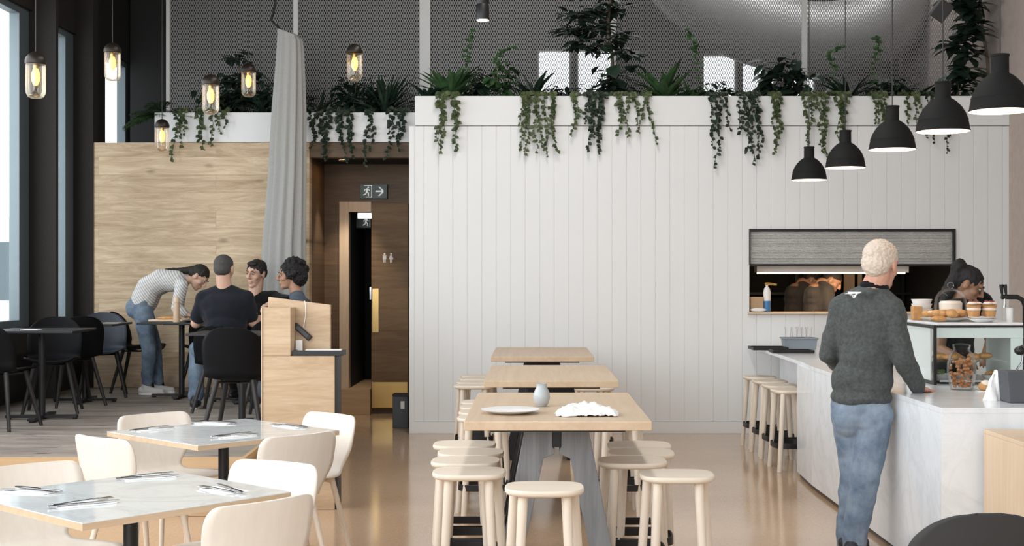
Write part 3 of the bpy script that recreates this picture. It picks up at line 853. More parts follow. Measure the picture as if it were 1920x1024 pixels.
chair_at(T2, '-u', .0, .06, 'whitewashed chair with its back angled to us, window side of the rear marble table', .1)
chair_at(T2, 'v', .02, .10, 'whitewashed chair between the rear marble table and the platform step')
chair_at(T2, 'u', .0, .06, 'whitewashed chair in front of the oak host stand')
chair_at(T2, '-v', .02, .0, 'whitewashed chair showing its back, on the room side of the rear marble table')
chair_at(T1, 'v', -.02, .14, 'whitewashed chair cut by the picture edge behind the front marble table', -.05)
chair_at(T1, 'u', .02, .08, 'whitewashed chair facing us across the corner of the front marble table', .25)
chair_at(T1, '-v', .12, .02, 'whitewashed chair showing its back, nearest of all, at the front marble table')

# cutlery
def fork():
    o = MB(); o.tube([(0, -.095, .004), (0, -.02, .006), (0, .04, .007), (0, .055, .006)], [.0045, .0035, .003, .006], 8, flat=.0018)
    o.box(-.011, .011, .052, .062, .004, .007)
    for x in (-.0095, -.0032, .0032, .0095): o.box(x - .0017, x + .0017, .06, .10, .004, .0065)
    o.v = [(x * 1.25, y * 1.15, z * 1.2 - .001) for x, y, z in o.v]; return tag(o.build('fork', 'chrome'), 'x', 'fork', 'forks on the marble tables')
def knife():
    o = MB(); o.tube([(0, -.11, .004), (0, -.02, .005)], [.0055, .0045], 8, flat=.003)
    o.prism([(-.005, -.02), (.004, -.02), (.009, .02), (.009, .09), (.003, .112), (-.004, .105)], .004, .0065, 'XY')
    o.v = [(x * 1.25, y * 1.12, z * 1.2 - .001) for x, y, z in o.v]; return tag(o.build('knife', 'chrome'), 'x', 'knife', 'knives on the marble tables')
def napk():
    o = MB(); o.box(-.05, .05, -.10, .10, 0, .002); o.box(-.048, .05, -.10, .10, .002, .004)
    return tag(o.build('paper_napkin', 'paper', bev=.0008), 'x', 'napkin', 'napkins on the marble tables')
fk, kn, nk = fork(), knife(), napk(); uf, uk, un = [0], [0], [0]
spots = {'front': (T1, [(-.27, .20, 1.4), (.02, .29, -1.1), (.22, -.16, .7), (-.24, -.22, -.5)]), 'rear': (T2, [(-.20, .24, .9), (.17, .27, 2.2), (.02, -.10, .5), (.27, -.20, -.9)])}
names = {'front': [(159, 946), (60, 922), (278, 896), (420, 920)], 'rear': [(285, 806), (402, 794), (440, 818), (545, 800)]}
where = {'front': ['at the near corner', 'at the window corner', 'at the far corner', 'at the room-side corner'], 'rear': ['at the window corner', 'at the far corner', 'in the middle of the near edge', 'at the room-side corner']}
for nm in ('front', 'rear'):
    for k, (px, py) in enumerate(names[nm]):
        Y = (EYE - .74) * F / (py - 522); p = P(px, py, Y); p.z = .7402
        a = [-.9, 1.2, -1.0, .75][k] + (.1 if nm == 'rear' else 0)
        w = where[nm][k]
        place(nk, un, p, a, 'white paper napkin %s of the %s marble table' % (w, nm))
        R = Matrix.Rotation(a, 3, 'Z')
        q = p + R @ V(-.026, 0, 0) ; q.z = .7443
        place(fk, uf, q, a + .12, 'steel fork %s of the %s marble table' % (w, nm))
        q = p + R @ V(.02, -.01, 0); q.z = .7443
        place(kn, uk, q, a - .10, 'steel knife %s of the %s marble table' % (w, nm))

# --- platform: black shell chairs and dark cafe tables
bc = black_chair(); used = [0]
zc = ZP + .001
chs = [((-4.17, 10.22), (.2, 1), 'black shell chair cut by the picture edge beside the window table'),
       ((-4.20, 11.42), (.25, -1), 'black shell chair facing us behind the window table with the pale sheen'),
       ((-4.24, 12.05), (-.6, .8), 'black shell chair standing against the dark pier between the two window tables'),
       ((-4.08, 13.50), (1, .05), 'black shell chair behind the bending woman, its back to the window'),
       ((-2.13, 9.48), (.05, 1), 'black shell chair with its back to us beside the host stand'),
       ((-2.20, 11.02), (.05, -1), 'black shell chair across the dark wooden table, mostly behind the host stand'),
       ((-2.73, 11.53), (0, 1), 'black shell chair under the man in the black t-shirt'),
       ((-2.76, 13.12), (-.15, -1), 'black shell chair under the man facing us in the black sweatshirt'),
       ((-2.20, 12.42), (-1, .1), 'black shell chair under the woman with curly hair'),
       ((-3.40, 13.62), (0, -1), 'black shell chair against the oak wall with papers on its seat')]
for (x, y), (fx, fy), lb in chs:
    o = place(bc, used, (x, y, zc), face(fx, fy), lb)
    if 't-shirt' in lb: o.scale = (1, 1, .92)
nv = black_chair('navyshell'); nv.location = (-4.26, 12.92, zc); nv.rotation_euler = (0, 0, face(.3, -1)); nv['label'] = 'dark navy shell chair behind the second window table'
gc = black_chair('greyshell'); gc.location = (1.39, 4.30, 0); gc.rotation_euler = (0, 0, face(-.05, 1)); gc['label'] = 'charcoal shell chair whose rounded back rises at the bottom edge near the oak box'
del gc['group']
ct = cafe_table(); used = [0]
place(ct, used, (-4.08, 10.85, zc), .06, 'black cafe table beside the first window', 'black cafe tables on the platform')
place(ct, used, (-4.24, 12.36, zc), .04, 'black cafe table in front of the navy chair, behind the first window table', 'black cafe tables on the platform')
place(ct, used, (-3.46, 12.86, zc), .04, 'black cafe table the bending woman leans over', 'black cafe tables on the platform')
gt = cafe_table('blackwood', .75, .55); gt.location = (-2.30, 10.32, zc); gt['label'] = 'dark wooden cafe table behind the chair beside the host stand'; gt['group'] = 'black cafe tables on the platform'
place(ct, used, (-2.76, 12.40, zc), .0, 'black cafe table in front of the man in the black t-shirt', 'black cafe tables on the platform')

# --- host stand
hs = thing('host_stand', (-1.56, 8.75, 0), 'oak host stand with a raised back panel at the edge of the platform', 'host stand')
o = V(-1.56, 8.75, 0)
def hb(x0, x1, y0, y1, z0, z1, nm, mt, bev=.003): MB().box(x0, x1, y0, y1, z0, z1).build(nm, mt, hs, off=o, bev=bev, flat=True)
s = 8.75 / F
zsh = EYE - (668 - 522) * s
hb(-1.814, -1.33, 8.75, 8.94, 0, zsh, 'cabinet', 'oakstand')
hb(-1.814, -1.626, 8.75, 8.94, zsh + .001, EYE - (577 - 522) * s, 'side_tower', 'oakstand')
y9 = 8.95; s9 = y9 / F
MB().prism([((500 - 1000) * s9, .8), ((619 - 1000) * s9, .8), ((619 - 1000) * s9, EYE - (572 - 522) * s9), ((503 - 1000) * s9, EYE - (557 - 522) * s9)], y9, y9 + .05).build('back_panel', 'oakstand', hs, off=o, bev=.003, flat=True)
hb(-1.3295, -1.313, 8.76, 8.93, .0, zsh - .002, 'side_panel', 'black', .001)
hb(-1.82, -1.8145, 8.74, 8.94, 0, EYE - (577 - 522) * s, 'edge_strip', 'oakpale', .001)
tr = thing('tray', (-1.445, 8.83, zsh + .001), 'black tray of menus on the shelf of the host stand', 'tray')
MB().box(-.17, .17, -.075, .075, .0, .008).box(-.17, .17, -.075, -.067, .008, .036).box(-.17, -.16, -.067, .067, .008, .036).box(.16, .17, -.067, .067, .008, .036).build('tray_body', 'black', tr, bev=.001, flat=True)
for k in range(3):
    mn = MB().box(-.12, .12, -.05, .05, 0, .010).build('menu', 'paper', bev=.001, flat=True)
    mn.location = (-1.44 + .012 * k, 8.835, zsh + .0095 + .0105 * k); mn.rotation_euler = (0, 0, .06 * k - .05)
    tag(mn, ['lowest white menu of the pile in the black tray', 'middle white menu of the pile in the black tray', 'topmost white menu of the pile in the black tray'][k], 'menu', 'menus in the host stand tray')
c0 = P(567, 622, 8.925)
ph = thing('telephone', c0, 'black handset leaning on the host stand back panel, hung from a pale cable', 'telephone')
Rm = Matrix.Rotation(math.radians(42), 3, 'Y')
hs_ = MB().box(-.075, .075, -.012, .012, -.02, .02, Rm).build('handset', 'black', ph, bev=.006)
MB().box(-.05, .05, -.0135, -.012, -.012, .012, Rm).build('screen', 'darkgrey', hs_)
MB().tube([P(569, 614, 8.93) - c0, P(573, 592, 8.94) - c0, P(573, 575, 8.945) - c0, P(572, 568, 8.945) - c0, P(571, 564.5, 8.96) - c0], .003, 6).build('cable', 'paper', ph)
cdd = MB().box(-.022, .022, -.015, .015, 0, .10).build('card_holder', 'paper', flat=True, bev=.002); cdd.location = (-1.595, 8.90, zsh + .001); tag(cdd, 'small pale card holder standing in the host stand recess', 'card holder')
gb = P(755, 795, 13.9)
bn = thing('waste_bin', (gb.x + .02, 13.6, 0), 'small grey bin on the floor beside the white wall end', 'bin')
B(-.085, .075, -.1, .1, 0, .33).build('body', 'darkgrey', bn, bev=.008); B(-.09, .08, -.105, .105, .331, .35).build('lid', 'black', bn, bev=.004)
B(.0, .04, -.107, -.101, .2, .28).build('sticker', 'paper', bn)

# --- curtain
cy = 13.62; sc_ = cy / F
keys = [(62, 541, 21), (72, 543, 23), (110, 543, 25), (200, 541, 29), (330, 538, 31), (450, 533, 35), (560, 531, 38), (748, 528, 40)]
def ck(py):
    for a, b in zip(keys, keys[1:]):
        if a[0] <= py <= b[0]:
            t = (py - a[0]) / (b[0] - a[0]); return a[1] + (b[1] - a[1]) * t, a[2] + (b[2] - a[2]) * t
    return keys[-1][1:]
cb = P(531, 748, cy); 
cu = thing('curtain', (cb.x, cy, ZP + .01), 'tall gathered grey curtain hanging in front of the oak wall', 'curtain')
co = Vector(cu.location)
def cfn(u, v):
    py = 62 + (752 - 62) * v; cx, hw = ck(min(py, 748)); a = 2 * PI * u
    k = 1 + .13 * math.sin(11 * a + 2.5 * v) * min(1, .35 + 2 * v) + .06 * math.sin(5 * a + 1 + 3 * v)
    p = P(cx, py, cy); tilt = 0
    z = p.z
    if v < .04: z += -.10 * math.cos(a) * .5 * (1 - v / .04)
    z = max(z, ZP + .012)
    return Vector((p.x + hw * sc_ * k * math.cos(a), cy + .55 * hw * sc_ * k * math.sin(a), z))
MB().grid(cfn, 132, 60, True).build('fabric', 'curtain', cu, off=co)
p1 = [P(519, -60, cy), P(516, 10, cy), P(508, 38, cy), P(526, 56, cy), P(540, 68, cy)]
MB().tube([P(519, -60, cy) + V(0, 0, 1.25)] + p1, .014, 8).build('hanging_bracket', 'black', cu, off=co)
MB().ell(P(541, 68, cy) , (.10, .055, .035)).build('gathered_top', 'curtain', cu, off=co)
# ================================================================ LAMPS
ZC = 6.2
def dome(loc):
    t = thing('pendant_lamp', loc, 'x', 'lamp', 'black dome pendant lamps over the counter')
    o = [(.152, 0), (.1535, .006), (.150, .012), (.1475, .03), (.141, .062), (.1425, .066), (.140, .072), (.127, .105), (.106, .140), (.078, .170), (.058, .185), (.046, .192), (.044, .198), (.0435, .275), (.046, .278), (.046, .288), (.008, .290)]
    MB().lathe(o, n=48, caps=False).build('shade', 'lampblk', t, fix=False)
    i = [(.1515, .001), (.1475, .012), (.144, .03), (.137, .064), (.123, .103), (.102, .137), (.074, .166), (.04, .186), (.0001, .188)]
    MB().lathe(i, n=48, caps=False).build('shade_lining', 'lampin', t, fix=False)
    MB().lathe([(.0001, .03), (.02, .034), (.032, .055), (.03, .08), (.018, .105), (.016, .14)], n=20).build('bulb', 'bulbw', t)
    MB().cyl((0, 0, .29), (0, 0, ZC - loc[2] - .03), .0035, n=8).build('cord', 'cord', t)
    MB().cyl((0, 0, ZC - loc[2] - .03), (0, 0, ZC - loc[2]), .05, n=20).build('ceiling_rose', 'black', t)
    return t
dm = None
doms = [(1517, 338), (1585, 315), (1673, 281), (1768, 247), (1875, 209)]
dl = ['smallest looking black dome pendant, closest to the white wall', 'black dome pendant second from the white wall', 'middle black dome pendant of the row over the counter', 'black dome pendant fourth from the white wall', 'largest looking black dome pendant, cut by the picture edge']
for k, (px, py) in enumerate(doms):
    h = .845; Y = F * h / (522 - py); x = (px - 1000) * Y / F
    if dm is None: dm = dome((x, Y, EYE + h)); o = dm
    else: o = copy_tree(dm)
    o.location = (x, Y, EYE + h); o['label'] = dl[k]
    L = bpy.data.lights.new('dome_bulb_light', 'POINT'); L.energy = 3.0; L.color = (1, .82, .62); L.shadow_soft_size = .03
    lo = bpy.data.objects.new('dome_bulb_light', L); COL.objects.link(lo); lo.location = (x, Y, EYE + h + .015)

def jar_lamp(loc):
    t = thing('pendant_lamp', loc, 'x', 'lamp', 'glass jar pendant lamps over the platform')
    MB().lathe([(.0001, .0), (.03, .002), (.05, .012), (.062, .035), (.065, .06), (.065, .225), (.060, .245)], n=28, caps=False).build('glass_shade', 'lampglass', t, fix=False)
    MB().lathe([(.064, .226), (.069, .232), (.069, .252), (.062, .275), (.046, .295), (.025, .307), (.012, .312), (.0001, .313)], n=28).build('cap', 'cap', t)
    MB().lathe([(.0001, .085), (.014, .09), (.027, .12), (.029, .16), (.018, .195), (.015, .2)], n=16, caps=False).build('bulb', 'bulb', t, fix=False)
    MB().cyl((0, 0, .2), (0, 0, .25), .017, n=14).build('socket', 'brass', t)
    MB().cyl((0, 0, .31), (0, 0, ZC - loc[2]), .0035, n=8).build('cord', 'cord', t)
    return t
jl = None
jars = [(67, 185, 97), (211, 152, 80), (395, 215, 139), (466, 182, 118), (665, 152, 82), (304, 284, 223)]
jlb = ['glass jar pendant lamp in front of the first dark pier by the window', 'glass jar pendant lamp hanging against the dark corner, above the oak wall end',
       'glass jar pendant lamp in front of the white planter, left of the curtain', 'glass jar pendant lamp just beside the curtain top', 'glass jar pendant lamp between the curtain and the white wall', 'lowest and smallest glass jar pendant lamp, against the oak wall']
for k, (px, yb, yt) in enumerate(jars):
    Y = F * .313 / (yb - yt); Y = min(Y, 12.7); p = P(px, yb, Y)
    if jl is None: jl = jar_lamp(p); o = jl
    else: o = copy_tree(jl)
    o.location = p; o['label'] = jlb[k]
    for ch in o.children:
        if ch.name.startswith('cord'): ch.scale = (1, 1, (ZC - p.z) / (ZC - jl.location.z))
sl = P(905, 38, 9.0)
sp = thing('spotlight', sl, 'black cylindrical spotlight hanging high in front of the metal mesh', 'lamp')
MB().lathe([(.045, 0), (.046, .004), (.046, .10), (.04, .11), (.042, .12), (.046, .13), (.046, .26), (.01, .265)], n=28).build('housing', 'black', sp)
MB().lathe([(.0001, -.001), (.041, -.001)], n=28).build('lens', 'bulbw', sp)
MB().cyl((0, 0, .26), (0, 0, ZC - sl.z), .012, n=10).build('stem', 'black', sp)
sl = P(1765, 20, 9.6)
sp = thing('spotlight', sl, 'black square spotlight tilted beside the fiddle leaf plant at top', 'lamp')
Rm = Matrix.Rotation(.6, 3, 'Y') @ Matrix.Rotation(.4, 3, 'X')
MB().box(-.055, .055, -.055, .055, -.07, .07, Rm).build('housing', 'black', sp, bev=.004, flat=True)
MB().box(-.047, .047, -.047, .047, -.0715, -.07, Rm).build('lens', 'lampin', sp, flat=True)
MB().cyl((0, 0, .03), (0, 0, ZC - sl.z), .01, n=10).build('stem', 'black', sp)

# ================================================================ COUNTER
CX, CYN = 2.045, 6.55
ct = thing('counter', (CX, CYN, 0), 'L-shaped white marble service counter with a bar overhang', 'counter')
o = V(CX, CYN, 0)
MB().prism([(CX, CYN), (4.70, CYN), (4.70, 8.62), (2.72, 8.62), (2.72, 12.98), (2.12, 12.98), (2.08, 10.0), (CX, 9.6)], .872, .90, 'XY').build('countertop', 'marble', ct, off=o, bev=.002, flat=True)
MB().prism([(CX + .001, CYN + .001), (4.699, CYN + .001), (4.699, 8.6), (2.70, 8.6), (2.70, 10.28), (CX + .03, 10.28), (CX + .001, 9.6)], .03, .872, 'XY').build('front_panel', 'marble', ct, off=o, flat=True)
MB().prism([(2.45, 10.281), (2.70, 10.281), (2.70, 12.98), (2.45, 12.98)], .03, .872, 'XY').build('bar_panel', 'marble', ct, off=o, flat=True)
MB().prism([(CX + .02, CYN + .02), (4.69, CYN + .02), (4.69, 8.58), (2.69, 8.58), (2.69, 10.26), (CX + .05, 10.26)], .0, .03, 'XY').build('plinth', 'darkgrey', ct, off=o, flat=True)
ob = thing('oak_box', (2.6, 5.9, 0), 'pale oak box standing in front of the marble counter', 'cabinet')
MB().box(-.36, .36, -.6, .6, 0, .78).build('body', 'oakpale', ob, bev=.003, flat=True)
MB().box(-.36, .36, -.6, .6, .78, .80).build('top', 'oakpale', ob, bev=.002, flat=True)

# trays, tub and glasses on the far bar
ZT = .9005
def tray(px, py, w, label, d=.26):
    Y = (EYE - .9) * F / (py - 522); p = P(px, py, Y)
    t = thing('serving_tray', (p.x, p.y, ZT), label, 'tray', 'black trays on the bar')
    m = MB().box(-w / 2, w / 2, -d / 2, d / 2, 0, .008)
    for a in ((-w / 2, w / 2, -d / 2, -d / 2 + .012), (-w / 2, w / 2, d / 2 - .012, d / 2), (-w / 2, -w / 2 + .012, -d / 2 + .012, d / 2 - .012), (w / 2 - .012, w / 2, -d / 2 + .012, d / 2 - .012)): m.box(*a, .008, .026)
    m.build('tray_body', 'black', t, bev=.002, flat=True); return p
tray(1440, 655.5, .32, 'black serving tray at the far end of the bar, by the white wall', .3)
tray(1484, 661.5, .36, 'black serving tray in front of the grey tub on the bar', .22)
tb = thing('storage_tub', (2.45, 12.05, ZT), 'blue-grey plastic tub with a rim on the bar', 'tub')
m = MB(); m.lathe([(.0001, .0), (.19, 0), (.205, .09), (.22, .092), (.22, .105), (.195, .105), (.19, .015), (.0001, .012)], n=4, R=Matrix.Rotation(PI / 4, 3, 'Z'))
m.build('tub', 'bluebox', tb, bev=.004, flat=True)
tb.scale = (1, .8, 1)
gl = []
for k, (dx, dy) in enumerate(((-.10, 0), (-.03, .04), (.04, -.03), (.10, .05), (.02, .09))):
    g = MB().lathe([(.0001, .006), (.026, .005), (.031, .09), (.033, .10), (.0305, .10), (.024, .01), (.0001, .009)], n=18).build('drinking_glass', 'clearglass', fix=False)
    g.location = (2.45 + dx, 12.05 + dy, ZT + .015 + .085); tag(g, 'clear drinking glass standing in the blue-grey tub on the bar', 'glass', 'glasses in the tub')
    sup = None
cf = thing('water_jug', (2.62, 11.2, ZT), 'clear water jug on the bar behind the older man', 'jug')
MB().lathe([(.0001, .004), (.05, .002), (.055, .02), (.058, .12), (.045, .18), (.048, .20), (.045, .20), (.042, .18), (.054, .12), (.05, .02), (.0001, .012)], n=24).build('glass_body', 'clearglass', cf, fix=False)

# display case
DX0, DX1, DY0, DY1, DZ = 2.437, 2.985, 7.95, 8.60, 1.262
dcase = thing('display_case', (DX0, DY0, ZT), 'glass food display case with a black frame on the counter', 'display case')
o = V(DX0, DY0, ZT)
def db(a, nm, mt, **k): MB().box(*a).build(nm, mt, dcase, off=o, flat=True, **k)
m = MB(); t = .018
for (x, y) in ((DX0, DY0), (DX0, DY1 - t)): m.box(x, x + t, y, y + t, ZT, DZ)
m.box(DX0, DX0 + t, DY0 + t, DY1 - t, DZ - t, DZ).box(DX0 + t, DX1, DY0, DY0 + t, DZ - .008, DZ).box(DX0, DX0 + t, DY0 + t, DY1 - t, ZT, ZT + t)
m.build('frame', 'black', dcase, off=o, bev=.001, flat=True)
db((DX0 + t, DX1, DY0 + .002, DY0 + .007, ZT, DZ - .009), 'front_glass', 'caseglass')
db((DX0 + .004, DX0 + .009, DY0 + t, DY1 - t, ZT + t, DZ - t), 'side_glass', 'caseglass')
db((DX0 + .02, DX1, DY0 + .01, DY1, DZ + .0005, DZ + .018), 'top_panel', 'china', bev=.003)
db((DX0 + .02, DX1, DY1 - .02, DY1 - .012, ZT, DZ - .013), 'rear_glass', 'caseglass')
db((DX0 + .02, DX1, DY0 + .012, DY0 + .02, DZ - .075, DZ - .013), 'light_valance', 'mint')
db((DX1 - .012, DX1, DY0 + t, DY1 - .02, ZT, DZ - .013), 'end_panel', 'mint')
db((DX1 - .075, DX1 - .013, DY0 + .012, DY0 + .022, ZT, DZ - .076), 'corner_panel', 'mint')
db((DX0 + .012, DX0 + .019, DY0 + .11, DY1 - .03, ZT + .02, DZ - .02), 'inner_panel', 'whitebox')
for z in (ZT + .015, ZT + .135): db((DX0 + .055, DX1 - .08, DY0 + .06, DY1 - .05, z, z + .008), 'glass_shelf', 'steel' if z < 1 else 'caseglass')

rng = random.Random(7)
def lump(m, c, r, seed, sq=.7):
    rr = random.Random(seed)
    for k in range(3): m.ell((c[0] + rr.uniform(-.4, .4) * r, c[1] + rr.uniform(-.4, .4) * r, c[2] + r * sq * .6 + rr.uniform(0, .2) * r), (r * rr.uniform(.6, .9), r * rr.uniform(.6, .9), r * sq * .62), None, 12, 8)
def plate_at(x, y, z, r, label, cat='plate', mt='china', nm='plate', group=None):
    o = MB().lathe([(.0001, .004), (r * .55, .0), (r * .62, .004), (r * .95, .016), (r, .020), (r * .97, .021), (r * .6, .009), (.0001, .008)], n=40).build(nm, mt)
    o.location = (x, y, z); return tag(o, label, cat, group)
def pastry(x, y, z, r, label, nm='pastry', seed=0, top=None):
    t = thing(nm, (x, y, z), label, 'pastry', 'baked goods at the display case')
    m = MB(); lump(m, (0, 0, 0), r, seed); m2 = m.build('bun', 'pastry', t)
    q = MB(); lump(q, (0, 0, r * .45), r * .6, seed + 5, .45); q.build('topping', top or 'cream', t)
    return t
zt = DZ + .019
plate_at(2.60, 8.24, zt, .16, 'wide white platter of pastries on the display case', group='plates on the display case')
pts = [(2.50, 8.26), (2.54, 8.16), (2.565, 8.33), (2.60, 8.22), (2.605, 8.12), (2.655, 8.30), (2.68, 8.20)]
pn = ['first', 'second', 'third', 'fourth', 'fifth', 'sixth', 'last']
for k, (x, y) in enumerate(pts): pastry(x, y, zt + .021, .052, 'golden pastry on the platter, %s from its left end' % pn[k], seed=k)
fl = thing('flatbread', (2.50, 8.06, zt), 'flat golden slice lying in front of the platter on the display case', 'pastry')
MB().ell((0, 0, .02), (.05, .03, .018)).build('slice', 'pastry', fl)
plate_at(2.765, 8.05, zt, .085, 'lower of two stacked white plates under the layered cups', group='plates on the display case')
plate_at(2.765, 8.05, zt + .0125, .085, 'upper of two stacked white plates under the layered cups', group='plates on the display case')
def cup(x, y, z, label):
    t = thing('layered_cup', (x, y, z), label, 'dessert', 'layered dessert cups')
    k = 1.28
    MB().lathe([(.0001, 0), (.026 * k, 0), (.031 * k, .030 * k)], n=24).build('base_layer', 'pastry', t)
    MB().lathe([(.0312 * k, .0302 * k), (.034 * k, .036 * k), (.032 * k, .042 * k)], n=24).build('cream_layer', 'cream', t)
    MB().lathe([(.032 * k, .0422 * k), (.036 * k, .055 * k), (.0001, .058 * k)], n=24).build('sponge_layer', 'pastry', t)
    m = MB(); lump(m, (0, 0, .050 * k), .034 * k, 3, .4); ic = m.build('icing', 'cream', t)
    m = MB()
    for q in range(7): m.ell((.024 * math.cos(q * .9), .024 * math.sin(q * .9), .073 * k), (.008, .008, .006), None, 8, 6)
    m.build('berries', 'berry', ic)
cup(2.715, 8.055, zt + .033, 'layered dessert cup on stacked plates, the one nearer the glass dome')
cup(2.812, 8.055, zt + .033, 'layered dessert cup on stacked plates, the one nearer the tap')
dmx, dmy = 2.705, 8.47
cs = thing('cake_dome', (dmx, dmy, zt), 'glass cake dome with a knob covering a cake on the display case', 'cake dome')
MB().lathe([(.0001, .004), (.07, .0), (.11, .018), (.112, .022), (.0001, .014)], n=36).build('stand', 'china', cs)
gd = MB().lathe([(.104, .022), (.105, .10), (.098, .145), (.076, .180), (.040, .202), (.0001, .208)], n=36, caps=False).build('glass_dome', 'clearglass', cs, fix=False)
MB().ell((0, 0, .224), (.021, .021, .021)).build('knob', 'clearglass', gd)
ck_ = thing('cake', (dmx, dmy, zt + .0225), 'pale iced cake under the glass dome', 'cake'); MB().lathe([(.0001, 0), (.068, 0), (.07, .06), (.06, .07), (.0001, .072)], n=30).build('sponge', 'pastry', ck_); MB().lathe([(.071, .03), (.073, .085), (.062, .10), (.0001, .102)], n=30).build('icing', 'cream', ck_)
for k in range(4):
    o = MB().lathe([(.0001, .0), (.05, 0), (.066, .042), (.068, .043), (.064, .043), (.049, .005), (.0001, .005)], n=24).build('paper_bowl', 'paper'); o.location = (2.535, 8.53, zt + .030 * k + .0)
    tag(o, ['bottom white bowl of the stack behind the platter', 'second white bowl up in the stack behind the platter', 'third white bowl up in the stack behind the platter', 'top white bowl of the stack behind the platter'][k], 'bowl', 'stacked white bowls')
ib = MB().box(-.03, .03, -.03, .03, 0, .09).build('tea_caddy', 'pastry', bev=.004); ib.location = (2.475, 8.44, zt); tag(ib, 'small amber caddy beside the stack of white bowls', 'caddy')
# food inside the case
ins = [(2.52, 8.10, 1, 'cream'), (2.575, 8.06, 2, 'berry'), (2.62, 8.12, 3, 'cream'), (2.72, 8.08, 4, 'cream'), (2.80, 8.12, 5, 'cream')]
iw = ['against the black corner post', 'with dark berries, next to the corner post', 'behind the shoulder of the nut jar', 'half hidden behind the nut jar', 'nearest the end panel']
for k, (x, y, sd, tp) in enumerate(ins): pastry(x, y, ZT + .1435, .044, 'muffin on the upper case shelf, ' + iw[k], 'muffin', sd + 30, tp)
for k, (x, y) in enumerate(((2.56, 8.2), (2.70, 8.22), (2.85, 8.12))):
    t = thing('salad_dish', (x, y, ZT + .0235), ['white dish of green salad inside the case beside the corner post', 'white dish of green salad inside the case behind the nut jar', 'white dish of filled rolls inside the case near the end panel'][k], 'dish', 'dishes inside the case')
    MB().lathe([(.0001, 0), (.045, 0), (.062, .028), (.059, .028), (.043, .005), (.0001, .005)], n=24).build('dish', 'china', t)
    m = MB(); [m.ell((rng.uniform(-.03, .03), rng.uniform(-.03, .03), .03 + rng.uniform(0, .015)), (.018, .018, .013), None, 8, 6) for _ in range(9)]; m.build('filling', 'salad' if k < 2 else 'pastry', t)
# jar of nuts
j = P(1803, 727, 7.62); 
jr = thing('storage_jar', (j.x, 7.62, ZT), 'tall clear glass jar of caramel coloured nuts on the counter', 'jar')
MB().lathe([(.0001, .004), (.06, .0), (.068, .01), (.083, .09), (.083, .15), (.072, .20), (.05, .225), (.047, .235), (.051, .25), (.046, .25), (.043, .235), (.068, .198), (.079, .15), (.079, .09), (.06, .012), (.0001, .01)], n=36).build('glass_body', 'clearglass', jr, fix=False)
MB().lathe([(.0001, .251), (.05, .251), (.052, .262), (.02, .27), (.0001, .272)], n=30).build('lid', 'clearglass', jr)
m = MB(); rr = random.Random(3)
for k in range(95):
    a = rr.uniform(0, 2 * PI); z = rr.uniform(.02, .185); R_ = .066 if z < .15 else .055; r = R_ * math.sqrt(rr.uniform(.15, 1))
    m.ell((r * math.cos(a), r * math.sin(a), z), (.012, .009, .009), Matrix.Rotation(rr.uniform(0, 3), 3, 'Z') @ Matrix.Rotation(rr.uniform(0, 3), 3, 'X'), 8, 6)
nb = m.build('nuts', 'nut'); nb.location = (j.x, 7.62, ZT); tag(nb, 'heap of caramel coloured nuts filling the tall glass jar', 'nuts', kind='stuff')
# wrapped bread, bag, payment box, tap
br = thing('bread_roll', (P(1836, 720, 7.55).x + .02, 7.5, ZT), 'filled bread roll on the counter between the nut jar and the grey box', 'bread roll')
MB().ell((0, 0, .03), (.045, .03, .028)).build('crust', 'pastry', br); MB().ell((0, -.004, .045), (.03, .026, .022)).build('filling', 'cream', br)
MB().box(-.05, .04, -.035, .03, 0, .004).build('wrapper', 'paper', br)
pb = thing('paper_bag', (P(1862, 755, 6.95).x, 6.95, ZT), 'crumpled white paper bag leaning on the grey box', 'bag')
m = MB()
def bagf(u, v):
    a = 2 * PI * u; k = 1 - .55 * v
    x = .055 * k * math.cos(a) + .035 * v + .006 * math.sin(7 * a + 5 * v); y = .03 * k * math.sin(a) + .006 * math.sin(5 * a + 9 * v)
    return Vector((x, y, .16 * v + .004 * math.sin(9 * a)*v))
m.grid(bagf, 28, 10, True); m.build('bag', 'paper', pb)
pbx = thing('payment_box', (P(1925, 755, 6.86).x, 6.86, ZT), 'dark grey box on the counter cut by the picture edge', 'box')
MB().prism([(-.115, 0), (.11, 0), (.11, .165), (-.13, .165)], -.07, .07).build('body', 'darkgrey', pbx, bev=.006, flat=True)
MB().tube([(-.06, -.01, .165), (-.03, -.01, .21), (-.02, 0, .26)], .005, 8).build('stem', 'chrome', pbx)
MB().ell((-.035, 0, .27), (.03, .03, .024)).ell((.0, 0, .285), (.035, .03, .02)).build('knob', 'black', pbx)
tp = thing('beer_tap', (3.07, 8.42, ZT), 'white and steel drinks tap with black handles beside the display case', 'tap')
MB().lathe([(.04, 0), (.045, .02), (.022, .03), (.022, .46)], n=24).build('column', 'china', tp)
MB().tube([(.10, 0, .02), (.10, 0, .47), (.08, -.01, .51), (.04, -.02, .53), (-.06, -.02, .53)], .016, 10).build('spout', 'black', tp)
for x in (-.055, -.03):
    MB().tube([(x, -.02, .54), (x - .004, -.02, .57), (x - .008, -.02, .61)], [.006, .01, .013], 10).build('handle', 'black', tp)
MB().tube([(-.04, -.02, .53), (-.042, -.03, .49), (-.045, -.03, .46)], .008, 8).build('nozzle', 'chrome', tp)
